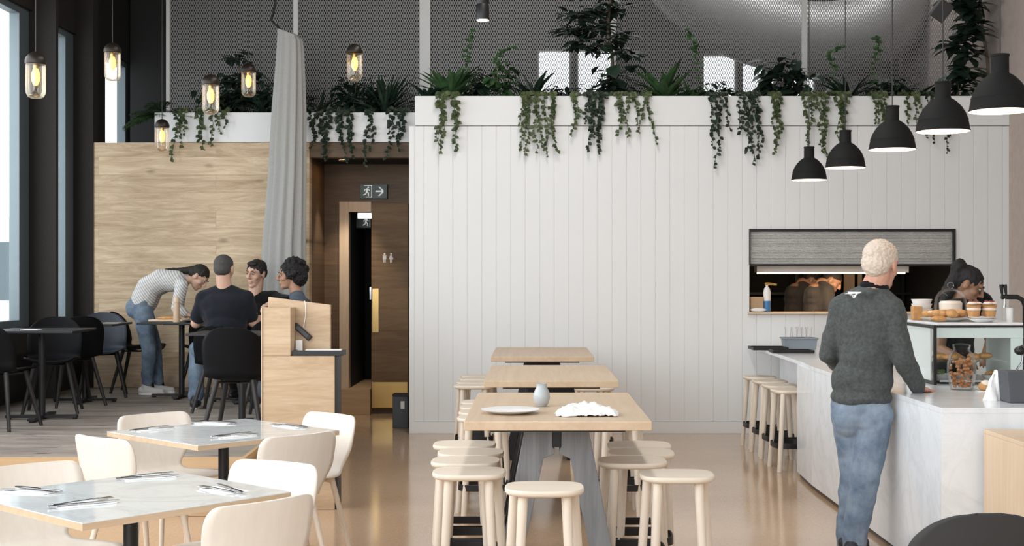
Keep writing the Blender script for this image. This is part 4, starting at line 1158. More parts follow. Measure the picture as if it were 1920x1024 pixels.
# on the hatch shelf
fe = thing('spray_bottle', (P(1438, 585, 13.12).x, 13.12, hz0 + .019), 'blue and white spray bottle on the hatch shelf', 'bottle')
MB().lathe([(.0001, 0), (.034, 0), (.036, .01), (.036, .11)], n=20).build('lower_body', 'blue', fe); MB().lathe([(.036, .11), (.036, .2), (.028, .235), (.012, .25), (.012, .265)], n=20).build('label_band', 'paper', fe)
MB().tube([(-.02, 0, .275), (.02, 0, .28), (.10, 0, .272)], [.014, .012, .008], 10).build('trigger', 'brass', fe)
fb = thing('food_box', (P(1418, 585, 13.14).x + .01, 13.15, hz0 + .019), 'woven tan box with a napkin at the corner of the hatch shelf', 'box')
MB().box(-.075, .055, -.06, .06, 0, .15).build('box', 'cardboard', fb, bev=.004); MB().ell((.0, -.075, .02), (.08, .012, .02)).build('cloth', 'linen', fb)

# ================================================================ ON THE BAR TABLE
def on(px, py, z=.9005):
    Y = (EYE - z) * F / (py - 522); p = P(px, py, Y); return p.x, p.y, z
x, y, z = on(957, 775)
plate_at(x, y, z, .142, 'white rimmed plate on the nearest bar table')
x, y, z = on(1015.5, 762)
vv = thing('bud_vase', (x, y, z), 'round pale grey bud vase on the nearest bar table', 'vase')
MB().lathe([(.0001, .0), (.022, 0), (.034, .014), (.043, .04), (.042, .062), (.034, .083), (.028, .094), (.027, .112), (.029, .116), (.025, .116), (.024, .096), (.0001, .09)], n=36).build('body', 'greyvase', vv)
x, y, z = on(1100, 778)
nn = thing('napkin', (x, y, z), 'crumpled white linen napkin on the nearest bar table', 'napkin')
def napf(u, v):
    a, b = (u - .5), (v - .5); r = max(abs(a), abs(b)) * 2
    h = .045 * (1 - r) ** .6 + .030 * (1 - r * .8) * (noise.noise(Vector((a * 7, b * 6, 1.3))) + .35) + .008 * noise.noise(Vector((a * 22, b * 16, 4)))
    return Vector((a * (.29 + .05 * noise.noise(Vector((b * 5, 0, 2)))), b * (.20 + .05 * noise.noise(Vector((a * 5, 3, 0)))), max(.002, h + .004)))
MB().grid(napf, 44, 34).build('cloth', 'linen', nn, solid=.002, off=(0, 0, 0))
# on the platform tables
def on2(px, py, label, nm, cat): 
    Y = (EYE - ZP - .747) * F / (py - 522); p = P(px, py, Y); return thing(nm, (p.x, p.y, ZP + .7465), label, cat)
# ================================================================ PLANTS
class Plant:
    def __init__(s, name, loc, label, cat='plant', group=None):
        s.t = thing(name, loc, label, cat, group); s.o = Vector(loc); s.m = MB(); s.st = MB()
    def done(s, mat, stem='stem', leafname='foliage'):
        s.m.build(leafname, mat, s.t, off=s.o, flat=True, fix=False)
        if s.st.v: s.st.build('stem', stem, s.t, off=s.o)
def ivy(label, x0, x1, ytop, zt, back, drops, seed, mat='ivy', size=.045, step=.026):
    """strands that rise from the soil behind the edge, lie over it and hang down"""
    rr = random.Random(seed)
    pl = Plant('trailing_ivy', ((x0 + x1) / 2, back, zt - .03), label, 'plant', 'trailing ivies')
    for k, d in enumerate(drops):
        f = (k + .5) / len(drops); x = x0 + (x1 - x0) * f + rr.uniform(-.02, .02)
        pts = [V(x + rr.uniform(-.05, .05), back, zt - .02), V(x + rr.uniform(-.03, .03), back - .08, zt + .05), V(x, ytop + .0, zt + .035), V(x + rr.uniform(-.015, .015), ytop - .045, zt - .02)]
        n = max(2, int(d / .09)); xx = x
        for i in range(1, n + 1):
            xx += rr.uniform(-.034, .034); pts.append(V(xx, ytop - .03 - rr.uniform(0, .03), zt - .02 - d * i / n))
        sp = catmull(pts, 6); pl.st.tube(sp, .0028, 5)
        acc = 0; zt0 = zt - .02
        for a, b in zip(sp, sp[1:]):
            acc += (b - a).length
            while acc > step * .98:
                acc -= step * .98
                s_ = size * rr.uniform(.55, 1.35) * (1.05 - .35 * max(0, min(1, (zt0 - b.z) / max(d, .1)))); an = rr.uniform(0, 2 * PI)
                dv = V(math.cos(an), -abs(math.sin(an)) * .6 - .25, -rr.uniform(.1, 1.0))
                pl.m.leaf(b, dv, V(rr.uniform(-.3, .3), -1, .35), s_, s_ * .85, .25, 3)
    pl.done(mat)
def rosette(label, c, n, L, w, seed, mat='fern', tilt=(.5, 1.25), bend=.55, name='birds_nest_fern'):
    rr = random.Random(seed); pl = Plant(name, c, label, 'plant', 'strap-leaved ferns')
    n = int(n * 1.5)
    for k in range(n):
        a = 2 * PI * k / n * 2.4 + rr.uniform(-.2, .2); e = rr.uniform(*tilt)
        d = V(math.cos(a) * math.cos(e), math.sin(a) * math.cos(e) * .7, math.sin(e))
        l = L * rr.uniform(.7, 1.1)
        pl.m.leaf(Vector(c) + d * .01, d, V(0, 0, 1), l, w * rr.uniform(.8, 1.2), bend * rr.uniform(.4, 1.1), 7, .3)
    pl.st.lathe([(.05, -.02), (.04, .03), (.0001, .06)], c, 12)
    pl.done(mat, 'stem')
def feather(label, c, n, L, seed, mat='ferndark', lean=(0, 0, 0), spread=1.0):
    """arching fronds with paired leaflets"""
    rr = random.Random(seed); pl = Plant('feathery_fern', c, label, 'plant', 'feathery ferns')
    n = int(n * 1.5)
    for k in range(n):
        a = 2 * PI * k / n + rr.uniform(-.3, .3); e = rr.uniform(.35, 1.1); l = L * rr.uniform(.7, 1.1)
        d = V(math.cos(a) * math.cos(e) * spread, math.sin(a) * math.cos(e) * .7, math.sin(e)) + V(*lean); d.normalize()
        pts = [Vector(c) + d * (l * t) + V(0, 0, -.55 * l * t * t) for t in [i / 9 for i in range(10)]]
        pl.st.tube(pts, .0025, 5)
        for i in range(1, 10):
            tn = (pts[i] - pts[i - 1]).normalized(); sd = tn.cross(V(0, 0, 1)).normalized()
            ll = .10 * math.sin(PI * (.12 + .86 * i / 10)) * l / .35
            for s in (1, -1):
                for q in (0, .5): pl.m.leaf(pts[i] - tn * (q * l / 9), sd * s + tn * .5, V(0, 0, 1), ll, ll * .22, .3, 2)
    pl.done(mat)
def bushy(label, c, R, n, size, seed, mat='fig', asp=.6, name='leafy_plant', trunks=5, z0=None, mw=None):
    rr = random.Random(seed); base = Vector(c) if z0 is None else V(c[0], c[1], z0)
    pl = Plant(name, base, label, 'plant', 'leafy shrubs in the planters')
    tips = []; n = int(n * 1.8); size *= 1.2; R = (R[0] * 1.05, R[1], R[2] * 1.35)
    for k in range(trunks):
        a = rr.uniform(0, 2 * PI); q = Vector(c) + V(R[0] * .8 * math.cos(a) * rr.uniform(.2, 1), R[1] * .8 * math.sin(a), R[2] * rr.uniform(.2, .95))
        pts = catmull([base, base.lerp(q, .5) + V(rr.uniform(-.03, .03), 0, .03), q], 5); pl.st.tube(pts, [.007 * (1 - .6 * i / len(pts)) for i in range(len(pts))], 6); tips.append(pts)
    for k in range(n):
        pts = rr.choice(tips); p = Vector(rr.choice(pts[2:])) + V(rr.uniform(-1, 1) * R[0], rr.uniform(-1, 1) * R[1], rr.uniform(-.6, .6) * R[2]) * .55
        a = rr.uniform(0, 2 * PI); d = V(math.cos(a), math.sin(a) * .7, rr.uniform(-.5, .6)); s_ = size * rr.uniform(.6, 1.2); p.x = min(p.x, 4.6)
        pl.m.leaf(p, d, V(rr.uniform(-.4, .4), -.3, 1), s_, s_ * asp, .35, 4, .2)
    pl.done(mat, 'bark' if mat == 'fig' else 'stem')
YB_, ZB = YW + .28, TOPW - .05
def wx(px, Y=YW): return (px - 1000) * Y / F
def dz(y): return (y - 180) * YW / F
# over the white wall (pixel span of each clump and how low its strands hang)
hang = [
    (822, 858, (268, 285, 250, 280, 240), 'ivy', 'trailing ivy under the bird nest fern at the corner of the white wall'),
    (975, 1000, (230, 255, 285, 275), 'ivy', 'full trailing ivy beside the bright clerestory, hanging low over the white wall'),
    (1004, 1020, (285, 270, 292), 'ivy', 'trailing ivy with the longest strands next to the full clump under the clerestory'),
    (1030, 1040, (250, 283), 'ivy', 'single curling strand of ivy left of the clerestory mullion'),
    (1072, 1080, (252, 235), 'ivy', 'short ivy strand below the clerestory windows'),
    (1095, 1136, (230, 255, 280, 240, 285, 270), 'ivydark', 'dense dark ivy hanging below the tall layered fig'),
    (1150, 1172, (250, 240), 'ivy', 'thin ivy strands just right of the dense dark ivy'),
    (1176, 1190, (252, 230), 'ivy', 'thin ivy strands below the large round-leaved plant'),
    (1208, 1222, (245, 265), 'ivy', 'lone pair of ivy strands below the broad bird nest fern'),
    (1330, 1358, (250, 275, 310, 240), 'ivydark', 'dark ivy with one strand reaching lowest of all over the white wall'),
    (1378, 1400, (240, 262, 250), 'ivydark', 'dark ivy between the two lowest hanging clumps'),
    (1402, 1424, (285, 305, 270, 295), 'ivydark', 'dark ivy tapering to a point left of the first dome lamp'),
    (1444, 1462, (270, 285, 255), 'ivy', 'sparse ivy with pale leaves above the first dome lamp'),
    (1508, 1522, (262, 280), 'ivy', 'ivy strands hanging just above the smallest dome lamp'),
    (1528, 1548, (285, 270, 290), 'ivy', 'ivy hanging between the two smallest dome lamps'),
    (1560, 1592, (250, 265, 240, 262), 'ivy', 'leafy ivy hanging over the second dome lamp'),
    (1632, 1662, (228, 240, 262, 232), 'ivy', 'ivy hanging beside the middle dome lamp neck'),
    (1698, 1722, (228, 240, 220), 'ivy', 'ivy hanging between the middle and fourth dome lamps'),
    (1728, 1764, (265, 255, 285), 'ivydark', 'fine ivy strand trailing below the fourth dome lamp'),
]
for k, (a, b, ds, mt, lb) in enumerate(hang):
    ivy(lb, wx(a), wx(b), YW - .014, TOPW, YW + .3, [dz(d) for d in ds], 100 + k, mt, .046 if len(ds) < 5 else .05, .024)
# left planter, hanging over its white front
def dl_(y): return (y - 203) * 13.95 / F
ZL = 3.325
hangL = [
    (334, 352, (290, 265, 240), 'ivy', 'pale ivy strand hanging over the oak wall near the planter end'),
    (372, 408, (255, 272, 265, 240), 'ivy', 'ivy hanging under the third glass lamp on the white planter'),
    (418, 424, (230,), 'ivy', 'short ivy sprig right of the third glass lamp'),
    (584, 625, (250, 268, 285, 255, 290, 280), 'ivydark', 'dense dark ivy just right of the curtain on the white planter'),
    (634, 662, (262, 295, 270, 285), 'ivydark', 'dark ivy with long strands between the curtain and the exit sign'),
    (690, 702, (275, 305), 'ivydark', 'single thin ivy strand above the exit sign'),
    (726, 768, (240, 285, 250, 275), 'ivydark', 'dark ivy at the end of the planter beside the white wall'),
]
for k, (a, b, ds, mt, lb) in enumerate(hangL):
    ivy(lb, wx(a, 13.95), wx(b, 13.95), 13.955, ZL, 14.12, [dl_(d) for d in ds], 200 + k, mt, .05, .024)
def at(px, Y=YB_): return (wx(px, Y), Y, ZB)
rosette('broad bird nest fern on the corner of the white wall', at(845), 30, .46, .075, 1, 'fern', (.45, 1.4), .6)
rosette('dark spiky fern peeking left of the white wall corner', at(800), 16, .30, .05, 2, 'ferndark', (.3, 1.2), .8)
rosette('spiky fern beside the clerestory window, left of the layered fig', at(1000), 20, .36, .06, 3, 'ferndark', (.4, 1.3), .6)
rosette('broad bird nest fern right of the round-leaved plant', at(1245), 30, .44, .08, 4, 'fern', (.5, 1.45), .45)
rosette('small strap-leaved fern right of the broad bird nest fern', at(1300), 18, .26, .05, 5, 'fern', (.4, 1.3), .6)
rosette('arching spiky fern above the second dome lamp', at(1590), 24, .42, .05, 6, 'ferndark', (.25, 1.35), .7)
rosette('small spiky fern left of the fourth dome lamp', at(1715), 18, .32, .05, 7, 'ferndark', (.3, 1.2), .8)
bushy('dark leafy plant filling the gap beside the corner fern', (wx(890, YB_), YB_, ZB + .13), (.16, .12, .16), 45, .10, 8, 'ferndark', .6, z0=ZB)
bushy('leafy plant with climbing tips left of the clerestory window', (wx(940, YB_), YB_, ZB + .16), (.22, .12, .22), 60, .085, 9, 'fern', .75, z0=ZB)
bushy('low dark plant under the clerestory windows', (wx(1065, YB_), YB_, ZB + .06), (.35, .12, .10), 90, .06, 10, 'ferndark', .7, z0=ZB)
bushy('round-leaved plant with large overlapping leaves below the layered fig', (wx(1152, YB_), YB_, ZB + .18), (.17, .12, .18), 44, .13, 11, 'fig', .85, z0=ZB)
bushy('low leafy plant between the bird nest fern and the silver duct', (wx(1345, YB_), YB_, ZB + .08), (.2, .12, .12), 60, .07, 12, 'ferndark', .7, z0=ZB)
bushy('broad dark philodendron in front of the duct and white post', (wx(1470, YB_), YB_, ZB + .27), (.34, .14, .15), 60, .19, 13, 'fig', .55, z0=ZB)
bushy('low dark plant under the broad philodendron', (wx(1440, YB_), YB_, ZB + .06), (.3, .12, .09), 60, .07, 14, 'ferndark', .7, z0=ZB)
bushy('low dark plant behind the third and fourth dome lamp cords', (wx(1655, YB_), YB_, ZB + .10), (.3, .12, .12), 80, .07, 15, 'ferndark', .7, z0=ZB)
bushy('low plant at the right wall end of the white wall', (wx(1790, YB_), YB_, ZB + .10), (.25, .12, .12), 60, .08, 16, 'ferndark', .7, z0=ZB)
# slender climbing tips
def climber(label, pts, seed, size=.055):
    rr = random.Random(seed); b = Vector(pts[0]); pl = Plant('climbing_vine', b, label, 'plant', 'climbing tips above the planters')
    sp = catmull(pts, 7); pl.st.tube(sp, .003, 5)
    for p in sp[2:]:
        for _ in range(2):
            a = rr.uniform(0, 2 * PI); s_ = size * rr.uniform(.7, 1.2)
            pl.m.leaf(p, V(math.cos(a), math.sin(a) * .5 - .3, rr.uniform(-.3, .5)), V(0, -1, .6), s_, s_ * .7, .3, 3)
    pl.done('fern')
def wp(px, py): return P(px, py, YB_)
climber('slender climbing tip rising above the corner fern', [Vector(at(868)), wp(872, 130), wp(878, 90), wp(884, 55)], 21)
climber('climbing tip leaning right below the spotlight', [Vector(at(925)), wp(928, 130), wp(938, 100), wp(962, 88)], 22)
climber('climbing tip rising in front of the curved duct', [Vector(at(1318)), wp(1308, 110), wp(1300, 85), wp(1292, 58)], 23)
climber('climbing tip above the second dome lamp', [Vector(at(1560)), wp(1562, 130), wp(1558, 100), wp(1578, 88)], 24)
climber('climbing tip left of the middle lamp cord', [Vector(at(1640)), wp(1640, 120), wp(1648, 90), wp(1642, 70)], 25)
# layered fig tree and the fiddle-leaf fig
def tree(label, trunk, clusters, size, seed, asp, name, trunk_r=.016, mat='fig'):
    rr = random.Random(seed); pl = Plant(name, trunk[0], label, 'tree', None)
    pl.st.tube(catmull(trunk, 8), trunk_r, 10)
    for (c, rx, rz, n) in clusters:
        c = Vector(c); near = min((Vector(q) for q in catmull(trunk, 8)), key=lambda q: (q - c).length)
        pl.st.tube(catmull([near, near.lerp(c, .5) + V(0, 0, .03), c], 5), trunk_r * .45, 6)
        for k in range(int(n * 2.2)):
            p = c + V(rr.uniform(-1, 1) * rx, rr.uniform(-.14, .14), rr.uniform(-1, 1) * rz); p.x = min(p.x, 4.46)
            a = rr.uniform(0, 2 * PI); d = V(math.cos(a), math.sin(a) * .6, rr.uniform(-.30, .25)); s_ = size * rr.uniform(.65, 1.15)
            pl.m.leaf(p, d, V(rr.uniform(-.3, .3), -.35, 1), s_, s_ * asp, .25, 4, .2)
    pl.done(mat, 'bark')
tree('tall layered fig tree rising past the metal mesh above the white wall', [Vector(at(1150)), wp(1148, 110), wp(1140, 50), wp(1150, -40)],
     [(wp(1075, 30), .10, .05, 14), (wp(1110, 25), .12, .04, 16), (wp(1150, 12), .14, .04, 16), (wp(1070, 58), .12, .05, 16), (wp(1120, 52), .14, .04, 18), (wp(1160, 68), .10, .04, 12), (wp(1085, 82), .08, .04, 8), (wp(1130, 88), .10, .05, 14), (wp(1172, 100), .10, .04, 12), (wp(1130, -15), .22, .06, 20)], .19, 31, .42, 'fig_tree')
tree('fiddle leaf fig with big drooping leaves in the upper corner by the right wall', [V(wx(1850, YB_), YB_, ZB), wp(1852, 120), wp(1840, 40), wp(1835, -60)],
     [(wp(1800, 8), .14, .06, 14), (wp(1850, 15), .14, .08, 16), (wp(1825, 55), .12, .07, 14), (wp(1865, 60), .10, .07, 12), (wp(1800, 82), .09, .05, 9), (wp(1830, 100), .10, .06, 10), (wp(1795, 135), .10, .05, 9), (wp(1835, 140), .09, .05, 8), (wp(1850, -30), .2, .08, 14)], .23, 32, .55, 'fiddle_leaf_fig')
tree('dark fig plant behind the third glass lamp on the white planter', [V(wx(455, 14.12), 14.12, ZL - .05), P(452, 160, 14.12), P(446, 105, 14.12)],
     [(P(445, 108, 14.12), .10, .06, 12), (P(430, 150, 14.12), .14, .06, 14), (P(465, 150, 14.12), .12, .08, 14), (P(440, 182, 14.12), .2, .06, 18), (P(478, 185, 14.12), .12, .06, 12)], .15, 33, .6, 'fig_tree', .01)
def atl(px): return (wx(px, 14.12), 14.12, ZL - .05)
feather('feathery fern spilling over the window end of the white planter', atl(300), 14, .42, 41, 'fern', (-.5, -.3, 0))
feather('dark feathery fern between the planter end and third glass lamp', atl(350), 12, .30, 42, 'ferndark')
rosette('tall dark spiky fern between the fifth glass lamp and the white wall', atl(722), 30, .52, .05, 43, 'ferndark', (.4, 1.45), .4)
rosette('dark strap-leaved fern just beyond the curtain on the planter', atl(600), 20, .34, .05, 44, 'ferndark', (.2, 1.2), .6)
rosette('dark strap-leaved fern left of the curtain on the planter', atl(500), 20, .32, .05, 45, 'ferndark', (.2, 1.2), .6)
bushy('low dark plant filling the planter under the fifth glass lamp', (wx(660, 14.12), 14.12, ZL + .10), (.42, .12, .20), 150, .10, 46, 'ferndark', .6, z0=ZL - .05)
bushy('low dark plant filling the planter before the curtain', (wx(540, 14.12), 14.12, ZL + .10), (.32, .12, .18), 110, .10, 47, 'ferndark', .6, z0=ZL - .05)
bushy('low dark plant at the foot of the dark fig', (wx(415, 14.12), 14.12, ZL + .10), (.36, .12, .18), 120, .10, 48, 'ferndark', .6, z0=ZL - .05)
# ================================================================ PEOPLE
def fuse(name, m, voxel, mat, parent, off, it=5, disp=None, fac=.5):
    me = bpy.data.meshes.new('tmp'); me.from_pydata([tuple(v) for v in m.v], [], m.f)
    bm = bmesh.new(); bm.from_mesh(me); bmesh.ops.recalc_face_normals(bm, faces=bm.faces); bm.to_mesh(me); bm.free()
    ob = bpy.data.objects.new('tmp', me); COL.objects.link(ob)
    md = ob.modifiers.new('r', 'REMESH'); md.mode = 'VOXEL'; md.voxel_size = voxel
    if it:
        sm = ob.modifiers.new('s', 'SMOOTH'); sm.factor = fac; sm.iterations = it
    dg = bpy.context.evaluated_depsgraph_get()
    out = bpy.data.meshes.new_from_object(ob.evaluated_get(dg), depsgraph=dg)
    bpy.data.objects.remove(ob); bpy.data.meshes.remove(me)
    o = Vector(off)
    if disp:
        n = [v.normal.copy() for v in out.vertices]
        for v, nn in zip(out.vertices, n): v.co += nn * disp(v.co)
    for v in out.vertices: v.co -= o
    out.name = name; out.materials.clear(); out.materials.append(M[mat]); out.shade_smooth()
    r = bpy.data.objects.new(name, out); COL.objects.link(r); r.parent = parent
    return r

class Fr:
    """a frame: right, forward, up about a centre"""
    def __init__(s, c, f, u=(0, 0, 1), k=1.0):
        s.c = Vector(c); s.f = Vector(f).normalized(); u = Vector(u)
        s.r = s.f.cross(u).normalized(); s.u = s.r.cross(s.f).normalized(); s.k = k
        s.R = Matrix((s.r, s.f, s.u)).transposed()
    def __call__(s, a, b, c): return s.c + (s.r * a + s.f * b + s.u * c) * s.k
    def e(s, m, a, b, c, rx, ry, rz, nu=16, nv=10): m.ell(s(a, b, c), (rx * s.k, ry * s.k, rz * s.k), s.R, nu, nv)
    def cp(s, m, p, r0, q, r1): m.cap(s(*p), r0 * s.k, s(*q), r1 * s.k)

def head(m, H, neckb, nr=.054):
    H.e(m, 0, -.012, .030, .075, .096, .087); H.e(m, 0, -.03, -.005, .066, .07, .07)
    H.e(m, 0, .030, -.038, .056, .060, .074); H.e(m, 0, .066, -.096, .027, .024, .021); H.e(m, 0, .04, -.085, .045, .045, .03)
    for s in (1, -1):
        H.e(m, s * .038, .052, -.022, .026, .028, .026); H.e(m, s * .077, -.008, -.004, .009, .020, .031); H.e(m, s * .081, -.012, .012, .008, .016, .016)
        H.e(m, s * .03, .078, .033, .026, .012, .009)
    H.cp(m, (0, .090, .022), .009, (0, .112, -.020), .0125); H.e(m, 0, .102, -.024, .019, .014, .010)
    H.e(m, 0, .088, -.055, .024, .012, .0065); H.e(m, 0, .085, -.068, .021, .012, .0065)
    m.cap(H(0, -.018, -.05), nr * H.k, neckb, nr * 1.12 * H.k)
def eyes(H, parent, off):
    for s in (1, -1):
        e_ = MB().ell(H(s * .031, .079, .012), (.0115 * H.k, .009 * H.k, .0065 * H.k), H.R).build('eye', 'eyew', parent, off=off)
        MB().ell(H(s * .031 , .087, .012), (.006 * H.k, .004 * H.k, .006 * H.k), H.R).build('iris', 'eyed', e_, off=off)
        MB().tube([H(s * .013, .092, .034), H(s * .032, .091, .040), H(s * .050, .078, .034)], [.003 * H.k, .004 * H.k, .002 * H.k], 6).build('eyebrow', 'hairdk', parent, off=off)
def hand(m, w, d, n, s, curl=.35, k=1.0):
    """w wrist, d pointing direction, n out of the palm, s towards the thumb"""
    w = Vector(w); d = Vector(d).normalized(); n = Vector(n); n = (n - d * n.dot(d)).normalized()
    sd = d.cross(n).normalized()
    if sd.dot(Vector(s)) < 0: sd = -sd
    R = Matrix((sd, d, n)).transposed()
    m.ell(w + d * .048 * k, (.040 * k, .054 * k, .0155 * k), R); m.cap(w - d * .01, .027 * k, w + d * .03 * k, .024 * k)
    for i, (o, L) in enumerate(((.030, .070), (.010, .080), (-.010, .075), (-.029, .058))):
        p = w + (d * .088 + sd * o) * k; dd = (d + sd * (o * 2.2)).normalized(); a = 0; r = .0092
        for q, fr in enumerate((.45, .32, .23)):
            a += curl * (.6 + .25 * q + .06 * i)
            e = dd * math.cos(a) + n * math.sin(a); q2 = p + e * (L * fr * k)
            m.cap(p, r * k, q2, (r - .0009) * k, 10); p = q2; r -= .0009
    p = w + (d * .028 + sd * .030 + n * .004) * k; e = (d * .62 + sd * .72 + n * .25).normalized()
    q = p + e * .038 * k; m.cap(p, .0125 * k, q, .0105 * k, 10); e2 = (d * .85 + sd * .40 + n * .35).normalized(); m.cap(q, .0105 * k, q + e2 * .028 * k, .0088 * k, 10)
def arm(m, a, b, c, r=(.056, .042, .028), x=0):
    m.cap(a, r[0] + x, b, r[1] + x); m.cap(b, r[1] + x, c, r[2] + x)
def torso(m, pel, nk, sl, sr, f, w, d, x=0, belly=0):
    T = Fr(Vector(pel).lerp(Vector(nk), .5), f, Vector(nk) - Vector(pel)); L = (Vector(nk) - Vector(pel)).length
    T.e(m, 0, .0 + belly * .3, -.30 * L, w * .96 + x, d * 1.0 + x + belly * .5, .30 * L); T.e(m, 0, belly * .5, -.08 * L, w * .93 + x, d * 1.0 + x + belly, .34 * L)
    T.e(m, 0, .0, .18 * L, w * 1.02 + x, d * 1.04 + x, .30 * L)
    T.e(m, 0, -.005, .28 * L, w * 1.22 + x, d * .90 + x, .22 * L)
    m.cap(sl, .060 + x, sr, .060 + x)
    for s in (sl, sr): m.cap(Vector(nk) - T.u * .01, .055 + x, s, .056 + x); m.cap(s, .058 + x, Vector(pel).lerp(Vector(nk), .45) + (Vector(s) - Vector(nk)).normalized() * w * .45, .07 + x)
def leg(m, h, k, a, r=(.088, .060, .042), x=0): m.cap(h, r[0] + x, k, r[1] + x); m.cap(k, r[1] + x, a, r[2] + x)
def shoe(par, off, a, f, zf, mat, k=1.0, nm='shoe', sole=None):
    f = Vector((f[0], f[1], 0)).normalized(); a = Vector((a[0], a[1], zf)); m = MB()
    m.cap(a - f * .045 * k + V(0, 0, .045), .042 * k, a + f * .06 * k + V(0, 0, .038), .042 * k); m.cap(a + f * .06 * k + V(0, 0, .036), .042 * k, a + f * .165 * k + V(0, 0, .033), .033 * k); m.cap(a + V(0, 0, .05), .045 * k, a + V(0, 0, .10), .047 * k)
    m.v = [(x, y, max(z, zf + .003)) for x, y, z in m.v]
    so = fuse(nm, m, .007, mat, par, off, 4)
    b = MB(); pts = []
    r = Vector((f.y, -f.x, 0))
    for i in range(24):
        t = 2 * PI * i / 24; pts.append(a + f * (.06 + .142 * math.cos(t)) * k + r * (.045 + .006 * math.cos(t)) * math.sin(t) * k)
    b.prism([(p.x, p.y) for p in pts], zf + .0005, zf + .022, 'XY'); b.build('sole', sole or 'black', so, off=off, flat=True)
    return so
def wrinkle(amp, sx, seed=0, ax=(1, 1, 1)):
    return lambda co: amp * (noise.noise(Vector((co.x * sx * ax[0] + seed, co.y * sx * ax[1], co.z * sx * ax[2]))) + .5 * noise.noise(Vector((co.x * sx * 2.2 * ax[0], co.y * sx * 2.2 * ax[1] + seed, co.z * sx * 2.2 * ax[2]))))
def curls(amp, sc): return lambda co: amp * (noise.noise(co * sc) + .6 * noise.noise(co * sc * 2.3))
def person(loc, label): return thing('person', loc, label, 'person')

# ---- older man at the counter, seen from behind
base = V(1.815, 7.40, 0); pr_ = person(base, 'white-haired man in a dark grey jumper and jeans standing at the counter, back turned')
f = V(.36, .93, 0); H = Fr(P(1652, 498, 7.41), (.66, .74, -.16), (.06, .05, 1), 1.13)
nk = P(1638, 540, 7.42); sl, sr = P(1579, 577, 7.49), P(1671, 581, 7.34); pel = P(1615, 752, 7.43)
el, er = P(1556, 662, 7.55), P(1693, 672, 7.30); wl_, wr = V(1.85, 7.76, 1.0), P(1722, 727, 7.42)
hl_, hr = P(1590, 775, 7.47), P(1643, 778, 7.39); kl, kr = P(1602, 893, 7.46), P(1622, 893, 7.37); al, ar = P(1590, 1005, 7.47), P(1602, 1005, 7.36)
b = MB(); head(b, H, nk, .058); torso(b, pel, nk, sl, sr, f, .145, .105); arm(b, sl, el, wl_); arm(b, sr, er, wr)
hand(b, wr, (.72, .62, -.22), (0, 0, -1), (-.6, .8, 0), .10); hand(b, wl_, (.7, .6, -.3), (0, 0, -1), (.6, -.6, 0), .2)
leg(b, hl_, kl, al, (.07, .05, .04)); leg(b, hr, kr, ar, (.07, .05, .04)); b.ell(pel, (.12, .09, .10))
fuse('body', b, .005, 'skinold', pr_, base, 3)
c = MB(); torso(c, pel.lerp(nk, .02), nk - V(0, 0, .015), sl, sr, f, .152, .112, .018, .03); arm(c, sl, er.lerp(el, 1), el.lerp(wl_, .93), (.062, .055, .043), .008); arm(c, sr, er, er.lerp(wr, .93), (.064, .056, .041), .008)
c.ell(P(1622, 574, 7.42), (.125, .10, .09)); c.ell(P(1628, 552, 7.40), (.085, .075, .045)); T = Fr(pel, f); T.e(c, 0, 0, .02, .178, .135, .075); T.e(c, 0, .0, .12, .176, .135, .15)
fuse('jumper', c, .007, 'sweater', pr_, base, 9, wrinkle(.009, 7, 3, (1, 1, 1.7)))
cb_ = MB(); N = Fr(nk + V(.004, 0, .012), (.5, .86, 0), (.1, .1, 1))
ring = [N(.071 * math.cos(t), .068 * math.sin(t), -.010 - .018 * math.sin(t)) for t in [2 * PI * i / 28 for i in range(28)]]
cb_.tube(ring, .0125, 8, True, flat=.022); cb_.build('collar', 'collar', pr_, off=base)
j = MB(); leg(j, hl_, kl, al, (.092, .075, .066), .006); leg(j, hr, kr, ar, (.094, .078, .067), .006); T = Fr(pel - V(0, 0, .03), f); T.e(j, 0, 0, 0, .168, .125, .13); T.e(j, .06, -.03, -.06, .09, .095, .13); T.e(j, -.065, -.03, -.06, .09, .095, .13)
for a_ in (al, ar): j.cap(a_ + V(0, 0, .03), .066, a_ - V(0, 0, .035), .070)
fuse('jeans', j, .006, 'jeans', pr_, base, 4, wrinkle(.009, 8, 8, (1.2, 1, 1.3)))
hw_ = MB(); H.e(hw_, 0, -.020, .045, .083, .102, .086); H.e(hw_, 0, -.055, .002, .074, .066, .072); H.e(hw_, .066, -.02, .03, .018, .045, .03); H.e(hw_, -.066, -.02, .03, .018, .045, .03)
fuse('hair', hw_, .005, 'hairwh', pr_, base, 2, curls(.005, 75))
for a_ in (al, ar): shoe(pr_, base, a_, (.5, .85), 0, 'shoe', 1.05)
wt = MB(); wt.tube([wl_ + (el - wl_) * .1 + V(.036 * math.cos(t), .01 * math.sin(t), .036 * math.sin(t)) for t in [2 * PI * i / 20 for i in range(20)]], .008, 6, True); wt.build('wristwatch', 'black', pr_, off=base)
# small pale emblem below the collar at the back
dg = bpy.context.evaluated_depsgraph_get()
jm = [o for o in pr_.children if o.name.startswith('jumper')][0]
bv = BVHTree.FromPolygons([v.co for v in jm.data.vertices], [p.vertices[:] for p in jm.data.polygons])
lg = MB(); vs = []; q = P(1604, 552, 7.30) - base - V(0, .5, 0)
for i in range(13):
    for k_ in (0, 1):
        x = (i / 12 - .5) * .056; z = .012 * math.sin(i * .62) * (1 if i > 4 else .6) + .008 * (k_ - .5) * (1.6 - abs(i / 6 - 1)) * 1.6 - x * .12
        hit = bv.ray_cast(q + V(x, 0, z), V(0, 1, 0))[0]
        vs.append((hit if hit else q + V(x, .3, z)) - V(0, .0035, 0))
lg.add(vs, [(2 * i, 2 * i + 2, 2 * i + 3, 2 * i + 1) for i in range(12)]); lg.build('emblem', 'paper', jm, flat=True)

